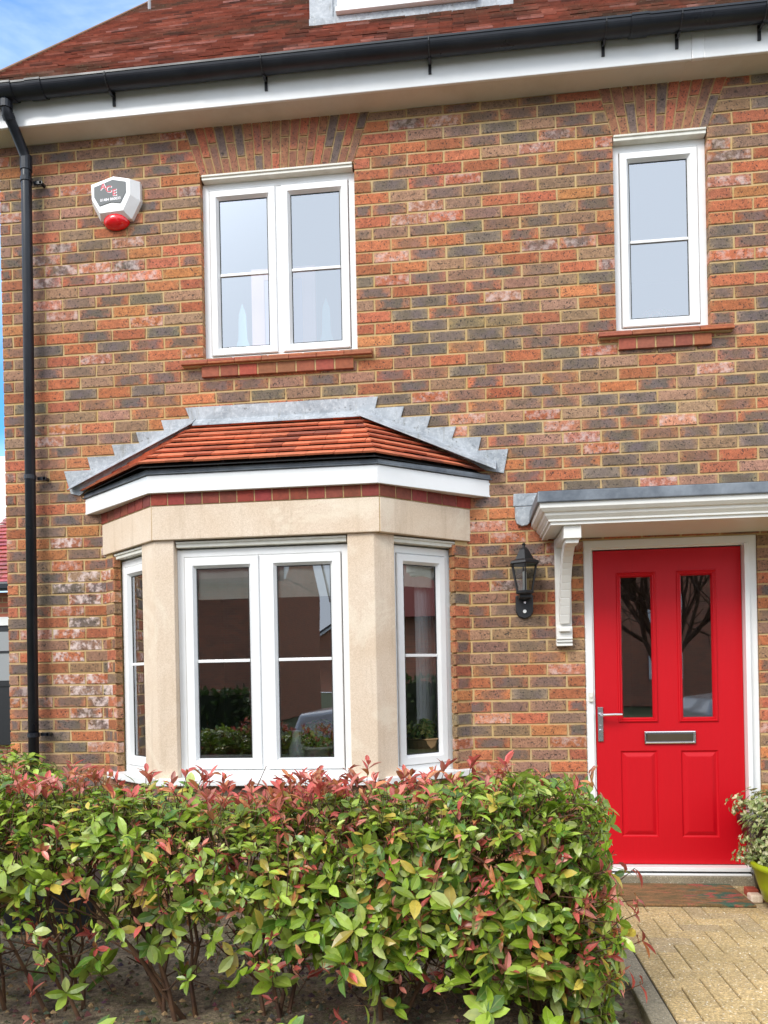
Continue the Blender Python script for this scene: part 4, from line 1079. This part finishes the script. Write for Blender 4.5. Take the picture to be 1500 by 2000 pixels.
HY0, HY1, HX1 = -2.22, -1.52, .520
def top_z(x): return .885+.035*math.sin(x*3.1+1)+.02*math.sin(x*9)
shoots = []; stems = []
def dens(x, z_, y):
    """how leafy the hedge is"""
    base = .13+.20*min(1, max(0, (x+1.3)/1.4)) ; 
    lo = .54-.52*min(1, max(0, (x+1.2)/1.5))      # bare legs on the left
    if z_ < lo: return (.10 if x < -.9 else .17) if z_ > .12 else .06
    if z_ < lo+.15: return .5
    return 1
N_ = 0
while N_ < 4700:
    x = rnd.uniform(-3.0, HX1); y = rnd.uniform(HY0, HY1); z_ = rnd.uniform(.05, 1)*top_z(x)
    # rounded ends and edges
    tz = top_z(x); 
    if x > HX1-.12:
        if z_ > tz-(x-HX1+.12)*.35: continue
    if abs(y-(HY0+HY1)/2) > .35-(max(0, z_-tz+.12))*.8-(.10 if z_ < .25 else 0): continue
    # favour the skin of the hedge
    front = (y-HY0); skin = min(front, tz-z_, HY1-y, HX1-x)
    if skin > .12 and rnd.random() > .30: continue
    if rnd.random() > dens(x, z_, y): continue
    ax = Vector((rnd.gauss(0, .45), -.55+rnd.gauss(0, .4) if front < .2 else rnd.gauss(0, .5), .55+rnd.gauss(0, .35)))
    if z_ > tz-.12: ax = Vector((rnd.gauss(0, .35), rnd.gauss(-.1, .35), 1))
    if x > HX1-.14: ax = Vector((.8, rnd.gauss(-.3, .4), rnd.gauss(.3, .4)))
    pr = .28 if z_ < tz-.14 else .12
    if z_ > tz-.14 and (-1.15 < x < -.05): pr = .30
    size = .060 if z_ > .35 else .070
    if z_ > tz-.22: size = .047
    shoots.append((Vector((x, y, z_)), ax, rnd.randint(4, 6), size*rnd.choice((.65, .8, 1, 1.1, 1.35)), pr, True)); N_ += 1
# tall red tips standing over the top
for i in range(160):
    x = (rnd.gauss(-.62, .40) if i % 5 else rnd.gauss(-1.62, .10)) if i < 150 else rnd.uniform(-2.6, .45); 
    if x > .45: continue
    y = rnd.uniform(HY0+.1, HY1-.1); h_ = top_z(x)+rnd.uniform(-.01, .075)*(1 if i < 95 else .6)
    shoots.append((Vector((x, y, h_)), Vector((rnd.gauss(0, .25), rnd.gauss(0, .25), 1)), rnd.randint(4, 6), rnd.uniform(.055, .080), 1, True))
for (x, y, z_) in ((.60, -1.95, .60), (.62, -1.9, .42), (.63, -1.95, .34), (.60, -2.05, .22), (.60, -2.0, .50)):
    shoots.append((Vector((x, y, z_)), Vector((1, rnd.gauss(0, .3), .4)), 4, .085, 1, False))
# rosettes low down in front on the left
for (x, y, z_) in ((-1.78, -2.28, .10), (-1.55, -2.30, .07), (-1.30, -2.32, .10), (-1.22, -2.30, .04), (-.62, -2.3, .12), (-1.95, -2.2, .3), (-1.85, -2.25, .45), (-.40, -2.28, .05), (.25, -2.3, .16), (.45, -2.28, .12), (-.1, -2.3, .10), (.05, -2.3, .22)):
    shoots.append((Vector((x, y, z_)), Vector((rnd.gauss(0, .2), -.6, 1)), 7, .088, 0, False))
# woody legs
for (cx_, cy_, n) in ((-2.55, -1.85, 4), (-2.2, -1.8, 4), (-1.92, -1.9, 5), (-1.62, -1.85, 6), (-1.16, -1.9, 7), (-.75, -1.85, 4), (-.32, -1.88, 6), (.02, -1.85, 4), (.25, -1.86, 5), (.44, -1.86, 4)):
    for k_ in range(n):
        b0 = Vector((cx_+rnd.gauss(0, .035), cy_+rnd.gauss(0, .04), -.02)); lean = Vector((min(rnd.gauss(-.12 if cx_ < -1 else 0, .14), .42-cx_), rnd.gauss(0, .14), 0)); pts = [b0]; rad = [rnd.uniform(.007, .011)]
        for s_ in range(1, 7):
            t_ = s_/6; pts.append(b0+lean*t_*1.1+Vector((rnd.gauss(0, .012), rnd.gauss(0, .012), t_*.82))); rad.append(rad[0]*(1-.78*t_))
        stems.append((pts, rad))
        for q in range(9):
            t_ = rnd.uniform(.2, .95); i0 = int(t_*6); p0 = pts[i0]; dr = Vector((rnd.gauss(0, .6), rnd.gauss(-.15, .5), rnd.uniform(.2, .9))).normalized(); ln = rnd.uniform(.12, .34)
            p1 = p0+dr*ln*.5+rv()*.02; p2 = p0+dr*ln+rv()*.03+Vector((0, 0, .03))
            if p2.x > .52: continue
            stems.append(([p0, p1, p2], [.0042, .0032, .0018]))
hroot = empty('photinia_hedge', 'clipped green photinia hedge with red young tips across the front of the bay window', 'hedge', (-1.1, -1.87, 0))
hedge(hroot, shoots, stems)
# a taller shrub behind it on the left
shoots = []; stems = []
for i in range(330):
    v = rv(); p = Vector((-2.62+v.x*.46*rnd.uniform(.7, 1), -.78+v.y*.30*rnd.uniform(.7, 1), .72+v.z*.26*rnd.uniform(.7, 1)))
    if p.z < .2: continue
    shoots.append((p, v+Vector((0, 0, .8)), 5, rnd.uniform(.045, .062), .14, True))
for k_ in range(7):
    b0 = Vector((-2.62+rnd.gauss(0, .05), -.78+rnd.gauss(0, .05), -.02)); stems.append(([b0, b0+Vector((rnd.gauss(0, .08), rnd.gauss(0, .06), .35)), b0+Vector((rnd.gauss(0, .22), rnd.gauss(0, .15), .8))], [.011, .008, .004]))
sroot = empty('shrub', 'rounded yellow green shrub against the wall behind the left end of the hedge', 'shrub', (-2.62, -.78, 0))
hedge(sroot, shoots, stems)

# strap leaved grass tuft behind the hedge
def tuft(name, label, cx_, cy_, n, ln, cols, r0=.05):
    root = None; mb = MB()
    for i in range(n):
        a = rnd.random()*6.28; tilt = rnd.uniform(.15, 1.0); p = Vector((cx_+r0*math.cos(a)*rnd.random(), cy_+r0*math.sin(a)*rnd.random(), .0)); L_ = ln*rnd.uniform(.6, 1.1); w_ = .0045
        out_ = Vector((math.cos(a), math.sin(a), 0)); sd_ = Vector((-math.sin(a), math.cos(a), 0)); prev = None; c = lin(rnd.choice(cols), .8)
        for s_ in range(7):
            t_ = s_/6; q = p+out_*(L_*tilt*t_*.8)+Vector((0, 0, L_*(t_-tilt*.62*t_*t_))); ww = w_*(1-t_*.8); cur = (q-sd_*ww, q+sd_*ww)
            if prev: mb.face([prev[0], prev[1], cur[1], cur[0]], 0, c, (0, 0, 0), [(0, 0), (1, 0), (1, 1), (0, 1)])
            prev = cur
    o = mb.build(name, M['smallleaf'], None, fix=False, loc=(cx_, cy_, 0)); tag(o, label, 'plant'); return o
tuft('grass_tuft', 'dark blue green strappy grass tuft behind the bare legs of the hedge', .12, -1.55, 260, .30, [(86, 108, 88), (112, 132, 116), (70, 92, 66)], .12)

wd_ = MB()
for i in range(70):
    x, y = rnd.uniform(-2.3, .62), rnd.uniform(-2.65, -2.1)
    for k_ in range(rnd.randint(4, 9)): leaf(wd_, Vector((x+rnd.uniform(-.01, .01), y, .018)), rv()+Vector((0, 0, .7)), Vector((0, 0, 1)), rnd.uniform(.014, .03), .009, lin(rnd.choice(((120, 150, 60), (96, 128, 50), (140, 160, 80))), .8))
tag(wd_.build('weeds', M['smallleaf'], None, fix=False), 'tiny green weeds sprouting from the soil in front of the hedge', 'weeds', None, 'stuff')
# clutter behind the hedge at the left
ctn = MB(); T_ = frame_T(-1.93, -1.02, .92, .39)
ctn.box(0, .52, .0, -.02, .03, .19, T=T_); tag(ctn.build('wooden_board', simple('raw_timber', lin((206, 170, 122), .8), .8, c2=lin((176, 138, 92), .8), scale=9), None, bevel=.003, loc=(-1.9, -1.0, .05)), 'pale wooden board standing on edge on the soil behind the hedge stems', 'board')
pt = MB(); pt.box(-2.45, -1.95, -1.02, -.72, .0, .26); pt.box(-2.47, -1.93, -1.04, -.70, .235, .27)
tag(pt.build('black_planter', M['blackmetal'], None, bevel=.01, loc=(-2.2, -.9, 0)), 'black rectangular planter on the soil behind the left hedge stems', 'planter')

# ------------------------------------------------------------------ pots by the door
M['limepot'] = simple('lime_glaze', lin((176, 190, 30), .85), .35, c2=lin((150, 166, 24), .85), scale=5, bump=.25, bs=12)
gp = empty('potted_shrub', 'lime green pot of cream and green variegated leaves at the right edge beside the mat', 'potted plant', (1.765, -.55, .03))
pm_ = MB(); pm_.lathe([(.13, .075), (.20, .08), (.225, .16), (.250, .250), (.262, .255), (.266, .285), (.245, .287), (.235, .26), (.02, .255)], 1.765, -.55, 40)
for k_ in range(5): pass
pm_.build('pot', M['limepot'], gp, smooth=True)
for a in (3.5, 4.9, 2.2, .8):
    ft = MB(); ft.box(1.765+.15*math.cos(a)-.018, 1.765+.15*math.cos(a)+.018, -.55+.15*math.sin(a)-.018, -.55+.15*math.sin(a)+.018, .031, .076); ft.build('pot_foot', M['cream'], gp, bevel=.004)
def bushy(root, cen, rad, n, size, cols, name='foliage', mt='smallleaf'):
    mb = MB(); ms = MB()
    for i in range(n):
        v = rv(); q = Vector(cen)+Vector((v.x*rad[0], v.y*rad[1], v.z*rad[2]))*rnd.uniform(.45, 1.05)
        if q.z < .06: continue
        ax = (v+Vector((0, 0, .4))).normalized(); a = ax.orthogonal().normalized(); b = ax.cross(a)
        for k_ in range(4):
            an = rnd.random()*6.28; leaf(mb, q, (a*math.cos(an)+b*math.sin(an)+ax*.4), ax+rv()*.4, size*rnd.uniform(.7, 1.2), size*.6, lin(rnd.choice(cols), .85*rnd.uniform(.8, 1.1)))
        if i % 4 == 0: ms.tube([Vector(cen)-Vector((0, 0, rad[2]*.8)), (q+Vector(cen))*.5, q], [.003, .002, .0012], 4, cap=False)
    mb.build(name, M[mt], root, fix=False); ms.build('stems', M['bark'], root, fix=False)
VC = [(206, 208, 150), (168, 182, 116), (130, 152, 88), (222, 220, 176), (150, 166, 92)]
bushy(gp, (1.73, -.52, .42), (.28, .24, .17), 560, .026, VC)
bushy(gp, (1.57, -.46, .29), (.13, .14, .06), 150, .024, VC, 'trailing_foliage')
pp = empty('potted_plant', 'tall dark purple glazed pot half hidden behind the lime green pot', 'potted plant', (1.80, -.17, .03))
q_ = MB(); q_.lathe([(.13, .031), (.15, .04), (.185, .25), (.235, .43), (.245, .435), (.245, .455), (.225, .455), (.21, .42), (.02, .41)], 1.80, -.20, 32); q_.build('pot', simple('dark_glaze', (.018, .008, .016), .3), pp, smooth=True)
bushy(pp, (1.72, -.20, .53), (.24, .18, .10), 220, .026, VC)
q_ = MB(); q_.box(1.56, 1.62, -.31, -.24, .031, .075); tag(q_.build('brick_piece', M['terrac'] if 'terrac' in M else simple('terracotta', lin((186, 92, 68), .85), .85, bump=.4), None, bevel=.005, loc=(1.6, -.3, .03)), 'small broken piece of red brick on the paving behind the lime green pot', 'brick')
q_ = MB(); q_.box(1.535, 1.60, -.43, -.36, .031, .075); tag(q_.build('stone_block', M['stone'], None, bevel=.008, loc=(1.58, -.4, .03)), 'small pale stone block on the paving between doormat and lime green pot', 'stone')

# pot plant inside the bay
ip = empty('houseplant', 'leafy houseplant in a cream bowl on the bay window sill', 'houseplant', (-.90, -.24, .80))
q_ = MB(); q_.lathe([(.05, .80), (.065, .804), (.084, .885), (.092, .887), (.092, .902), (.08, .902), (.01, .89)], -.90, -.24, 28); q_.build('bowl', M['cream'], ip, smooth=True)
bushy(ip, (-.88, -.24, .98), (.12, .07, .08), 170, .034, [(130, 180, 90), (190, 210, 120), (220, 150, 120), (120, 160, 80)])
ib2 = empty('basket', 'wicker basket of yellow flowers inside the right pane of the bay', 'basket', (-.27, -.04, .836))
q_ = MB(); q_.lathe([(.06, .836), (.085, .84), (.10, .92), (.11, .925), (.10, .93), (.02, .92)], -.27, -.04, 20); q_.build('body', simple('wicker', lin((150, 120, 80), .8), .9, bump=1, bs=80), ib2)
bushy(ib2, (-.27, -.04, .97), (.10, .07, .07), 60, .04, [(170, 190, 110), (245, 235, 150), (130, 165, 90)])
q_ = MB(); q_.lathe([(.035, .80), (.05, .82), (.055, .88), (.03, .95), (.028, .99), (.036, 1.0)], -1.03, -.22, 20)
tag(q_.build('glass_vase', simple('pale_glass', (.62, .68, .64), .15), None, smooth=True, loc=(-1.02, -.22, .836)), 'pale glass vase on the bay sill left of the houseplant', 'vase')
# bedroom furniture seen through the upper left window
bf = MB(); bf.box(-1.375, -1.285, .20, .23, 3.44, 4.06); bf.box(-1.03, -.94, .20, .23, 3.44, 4.06); bf.box(-1.285, -1.03, .20, .23, 3.98, 4.06); bf.box(-1.285, -1.03, .205, .225, 3.44, 3.98, 1)
tag(bf.build('mirror', [simple('pale_pink_wood', (.80, .52, .54), .6), simple('lilac_board', (.50, .42, .62), .6)], None, bevel=.004, loc=(-1.15, .2, 3.44)), 'back of a pale pink framed mirror inside the upper left window', 'mirror')
for sx_ in (-1.44, -.87):
    tq = MB(); tq.prism([(sx_-.075, .2, 3.44), (sx_+.075, .2, 3.44), (sx_+.055, .2, 3.52), (sx_+.03, .2, 3.60), (sx_+.025, .2, 3.76), (sx_, .2, 3.84), (sx_-.025, .2, 3.76), (sx_-.03, .2, 3.60), (sx_-.055, .2, 3.52)], (0, .02, 0))
    tag(tq.build('teal_post', simple('teal_paint', (.30, .60, .62), .6), None, loc=(sx_, .2, 3.44)), 'pale teal post %s of the mirror inside the upper left window' % ('left' if sx_ < -1 else 'right'), 'ornament')
ws = MB(); ws.box(-1.62, -.66, .10, .30, 3.41, 3.438); ws.build('inner_sill', M['roomlight'], house)
fl = empty('flower_bunch', 'small bunch of pale pink flowers on the inner sill of the upper right window', 'flowers', (1.26, .14, 3.46))
bushy(fl, (1.24, .14, 3.53), (.13, .03, .05), 45, .03, [(220, 170, 160), (235, 210, 205), (150, 160, 120)])
bo = MB(); bo.box(.97, 1.51, .10, .32, 3.43, 3.455); bo.build('inner_sill', M['roomlight'], house)

# ------------------------------------------------------------------ neighbouring garage at the far left
nb = empty('neighbour_garage', 'single storey brick garage with red tiled roof beyond the left corner of the house', 'garage', (-7, 5.5, 0))
def farbrick():
    t = NT('far_brick'); br_ = t.n('ShaderNodeTexBrick'); t.l(t.coord((1, 1, 1)), br_.inputs[0])
    mp_ = t.n('ShaderNodeMapping'); tc_ = t.n('ShaderNodeTexCoord'); cb_ = t.n('ShaderNodeCombineXYZ'); sp_ = t.n('ShaderNodeSeparateXYZ')
    t.l(tc_.outputs['Object'], sp_.inputs[0]); t.l(t.math('ADD', sp_.outputs[0], sp_.outputs[1]), cb_.inputs[0]); t.l(sp_.outputs[2], cb_.inputs[1]); t.l(cb_.outputs[0], br_.inputs[0])
    br_.inputs['Scale'].default_value = 1; br_.inputs['Brick Width'].default_value = .225; br_.inputs['Row Height'].default_value = .075; br_.inputs['Mortar Size'].default_value = .008
    br_.inputs['Color1'].default_value = (*lin((196, 118, 92), .95), 1); br_.inputs['Color2'].default_value = (*lin((150, 98, 84), .95), 1); br_.inputs['Mortar'].default_value = (*lin((190, 165, 130), .8), 1)
    t.base(br_.outputs[0]); t.rough(.9); return t.m
M['farbrick'] = farbrick()
q_ = MB(); q_.box(-10, -4.6, 5.5, 9, 0, 2.62); q_.build('wall', M['farbrick'], nb)
q_ = MB()
tile_plane(q_, (-10.2, 5.25, 2.72), (1, 0, 0), (0, math.cos(R(41)), math.sin(R(41))), [(3, 0), (6.5, 0), (6.5, 4.3), (3, 4.3)], .165, .11, .014, lambda a, b: lin((rnd.uniform(170, 200), rnd.uniform(92, 110), rnd.uniform(84, 100)), .85))
q_.face([(-10.2, 5.25, 2.68), (-3.7, 5.25, 2.68), (-3.7, 8.5, 5.5), (-10.2, 8.5, 5.5)], 1)
q_.build('roof', [M['rooftile'], M['soffit']], nb)
q_ = MB(); q_.box(-10.2, -4.0, 5.10, 5.22, 2.60, 2.72); q_.build('gutter', M['black'], nb, bevel=.03)
q_ = MB(); q_.box(-10, -4.5, 5.40, 5.498, 2.14, 2.26); q_.build('lintel', M['upvc'], nb)
q_ = MB(); q_.box(-8, -4.9, 5.42, 5.497, .45, 2.13); q_.box(-8, -4.9, 5.40, 5.42, 1.28, 1.34); q_.box(-8, -4.9, 5.40, 5.42, 1.75, 1.78); q_.box(-7.0, -5, 5.41, 5.42, 1.36, 2.05, 1); q_.build('door', [M['blackmetal'], simple('grey_glazing', (.3, .31, .32), .4)], nb)

# ------------------------------------------------------------------ across the street (seen mirrored in the glass)
oh = empty('opposite_house', 'brown brick house with white gable trim across the street, mirrored in the glass', 'house', (-10, -19, 0))
q_ = MB(); q_.box(-18, -5.7, -26, -19, 0, 4.55); q_.prism([(-5.7, -19, 4.5), (-5.7, -26, 4.5), (-5.7, -22.5, 7.4)], (-13, 0, 0)); q_.build('wall', M['farbrick'], oh)
q_ = MB(); q_.prism([(-5.4, -18.7, 4.4), (-5.4, -22.5, 7.6), (-5.4, -22.5, 7.45), (-5.4, -18.7, 4.25)], (-14, 0, 0)); q_.build('roof', simple('far_tiles', lin((120, 62, 50), .8), .8), oh)
for x in (-11.6,):
    q_ = MB(); q_.box(x-.22, x+.22, -19.05, -18.97, .9, 2.0); q_.box(x-.16, x+.16, -18.965, -18.96, .97, 1.93, 1); q_.build('window', [M['upvc'], M['gasket']], oh)
def farhouse(nm, label, x0, x1, y, dep, ev, rg, loc):
    e = empty(nm, label, 'house', loc); xm = (x0+x1)/2
    q_ = MB(); q_.box(x0, x1, y-dep, y, 0, ev); q_.prism([(x0, y, ev), (x1, y, ev), (xm, y, rg)], (0, -dep, 0)); q_.build('wall', M['farbrick'], e)
    q_ = MB()
    for sg, xa in ((-1, x0), (1, x1)):
        q_.prism([(xa+sg*.4, y+.3, ev-.2), (xm, y+.3, rg+.05), (xm, y+.3, rg+.25), (xa+sg*.6, y+.3, ev-.05)], (0, -dep-.6, 0))
    q_.build('roof', simple('slate', (.06, .05, .05), .7), e)
    q_ = MB()
    for sg, xa in ((-1, x0), (1, x1)):
        q_.prism([(xa+sg*.45, y+.36, ev-.42), (xm, y+.36, rg-.18), (xm, y+.36, rg+.04), (xa+sg*.45, y+.36, ev-.2)], (0, -.05, 0))
    q_.build('bargeboard', M['upvc'], e)
    n = int((x1-x0)/3)
    for i in range(n):
        x = x0+(i+.5)*(x1-x0)/n
        for z_ in (1, 3.0):
            q_ = MB(); q_.box(x-.6, x+.6, y, y+.07, z_, z_+1.1); q_.box(x-.5, x-.04, y+.075, y+.08, z_+.1, z_+1.0, 1); q_.box(x+.04, x+.5, y+.075, y+.08, z_+.1, z_+1.0, 1); q_.build('window', [M['upvc'], M['gasket']], e)
    return e
farhouse('far_house', 'distant brick house beyond the opposite house, mirrored in the bay window', -13, -4.5, -62, 7, 4.6, 7.4, (-8, -62, 0))
farhouse('brick_villa', 'wide brick house with white bargeboards behind the bare tree, mirrored in the door glass', 1.5, 13, -24, 7, 4.6, 8.2, (7, -24, 0))
rh = empty('side_house', 'red brick house off to the right of the street, mirrored in the right bay pane', 'house', (20, -4, 0))
q_ = MB(); q_.box(18, 26, -9, 3, 0, 3.2); q_.build('wall', M['farbrick'], rh)
q_ = MB(); q_.prism([(17.6, -9.4, 3.1), (26, -9.4, 3.1), (22, -9.4, 6.0)], (0, 12.6, 0)); q_.build('roof', simple('far_red_tiles', lin((140, 66, 56), .8), .8), rh)
q_ = MB(); q_.prism([(-5.38, -18.6, 4.30), (-5.38, -22.5, 7.50), (-5.38, -26.4, 4.30), (-5.38, -26.4, 4.62), (-5.38, -22.5, 7.82), (-5.38, -18.6, 4.62)], (.05, 0, 0)); q_.build('bargeboard', M['upvc'], oh)
# hedge across the road
def farhedge(label, x0, x1, y0, y1, n, hgt):
    hh = empty('dark_hedge', label, 'hedge', ((x0+x1)/2, (y0+y1)/2, 0)); q_ = MB()
    for i in range(n):
        p = Vector((rnd.uniform(x0, x1), rnd.uniform(y0, y1), rnd.uniform(0, hgt*1.05))); k_ = rnd.uniform(.7, 1.2)
        leaf(q_, p, rv(), rv(), .13, .08, lin((70*k_, 98*k_, 42*k_), .8))
    q_.build('foliage', M['smallleaf'], hh, fix=False)
    q_ = MB(); q_.box(x0+.12, x1-.12, y0+.12, y1-.12, 0, hgt-.08); q_.build('inner_growth', simple('shade_green', (.02, .03, .01), .95), hh)
farhedge('dark evergreen hedge across the street, mirrored in the bay window', -9.5, -4.3, -11.4, -10.7, 3400, 1.08)
farhedge('dark evergreen hedge to the right of the path, mirrored in the right bay pane', 8.6, 9.3, -6.5, -1.0, 3000, 1.25)
# road
rd = MB(); rd.face([(-60, -9.5, -.012), (60, -9.5, -.012), (60, -4.2, -.012), (-60, -4.2, -.012)]); tag(rd.build('road', simple('asphalt', (.06, .06, .06), .9, c2=(.09, .088, .085), scale=3, bump=.5, bs=120)), kind='structure')

# parked white car
car = empty('parked_car', 'white hatchback parked beside the dark hedge, mirrored in the bay window', 'car', (2.3, -8.3, 0), 'cars parked across the street')
def car_body():
    prof = [(-2.05, .35), (-2.10, .60), (-2.0, .82), (-1.2, .92), (-.55, 1.36), (.75, 1.42), (1.45, 1.30), (1.92, .95), (2.05, .80), (2.05, .35)]
    me = bpy.data.meshes.new('body'); bm = bmesh.new(); ys = [(-.86, 1), (-.80, 1.0), (0, 1.0), (.80, 1.0), (.86, 1)]; grid = []
    for (y, _) in ys:
        row = []
        for (x, z_) in prof:
            inset = .0 if abs(y) < .82 else 0
            yy = y*(1-.16*max(0, (z_-.9))/.5); row.append(bm.verts.new((x*(1 if abs(y) < .82 else .98), yy, z_-(.03 if abs(y) > .82 else 0))))
        grid.append(row)
    for a, b in zip(grid[:-1], grid[1:]):
        for i in range(len(prof)-1): bm.faces.new((a[i], a[i+1], b[i+1], b[i]))
    bm.faces.new(grid[0]); bm.faces.new(list(reversed(grid[-1]))); bmesh.ops.recalc_face_normals(bm, faces=bm.faces); bm.to_mesh(me); bm.free(); return me
cw = simple('white_car_paint', (.78, .78, .79), .2, coat=.6)
o = link('body', car_body(), car, False, [cw]); md = o.modifiers.new('b', 'BEVEL'); md.width = .05; md.segments = 3; md.limit_method = 'ANGLE'
q_ = MB()
for s_ in (-1, 1):
    q_.face([(2.3-1.05, -8.3+s_*.835, .98), (2.3-.5, -8.3+s_*.775, 1.30), (2.3+.72, -8.3+s_*.765, 1.35), (2.3+1.35, -8.3+s_*.80, 1.20), (2.3+1.5, -8.3+s_*.845, .98)])
q_.face([(2.3-1.17, -8.3-.66, .97), (2.3-1.17, -8.3+.66, .97), (2.3-.62, -8.3+.6, 1.34), (2.3-.62, -8.3-.6, 1.34)])
q_.build('windows', simple('car_glass', (.01, .012, .014), .08), car)
for x in (-1.3, 1.3):
    for s_ in (-1, 1):
        q_ = MB(); q_.tube([(2.3+x, -8.3+s_*.70, .32), (2.3+x, -8.3+s_*.89, .32)], .32, 24); wo = q_.build('wheel', M['gasket'], car)
        q_ = MB(); q_.tube([(2.3+x, -8.3+s_*.80, .32), (2.3+x, -8.3+s_*.90, .32)], .20, 16); q_.build('rim', M['chrome'], wo)
def put_car(e, x, y, rz): e.location = (x, y, 0); e.rotation_euler.z = rz
for ch in car.children:
    if ch.type == 'MESH' and ch.name.split('.')[0] != 'body': pass
c2 = car.copy(); COL.objects.link(c2)
for ch in list(car.children):
    d_ = ch.copy(); COL.objects.link(d_); d_.parent = c2
    for g2 in ch.children:
        h2 = g2.copy(); COL.objects.link(h2); h2.parent = d_
put_car(car, -.25, -7.0, 0); put_car(c2, 6.0, -9.0, 0)
c2['label'] = 'white hatchback parked under the bare tree, mirrored in the door glass'
# bare street tree
tr = empty('bare_tree', 'leafless street tree across the road, mirrored in the door glass', 'tree', (3.6, -9.9, 0))
tk = MB(); br_m = MB()
def grow(p, d, ln, ra, lev):
    q = p+d*ln; mid = p+d*ln*.5+rv()*ln*.06
    (tk if lev == 0 else br_m).tube([p, mid, q], [ra, ra*.85, ra*.7], 6, cap=False)
    if lev >= 6: return
    for i in range(3 if lev in (1, 3) else (2 if lev else 5)):
        nd = (d+rv()*(.55 if lev else .6)+Vector((0, 0, .12))).normalized(); grow(q, nd, ln*rnd.uniform(.74, .92), ra*.70, lev+1)
    if lev > 1: grow(mid, (d+rv()*.9).normalized(), ln*.6, ra*.45, min(lev+2, 6))
grow(Vector((3.6, -9.9, 0)), Vector((.1, 0, 1)), 1.1, .10, 0)
tk.build('trunk', M['bark'], tr, fix=False); br_m.build('branches', M['bark'], tr, fix=False)

# ------------------------------------------------------------------ render settings
S.render.engine = 'CYCLES'
S.cycles.max_bounces = 8; S.cycles.transparent_max_bounces = 12; S.cycles.caustics_reflective = False; S.cycles.caustics_refractive = False
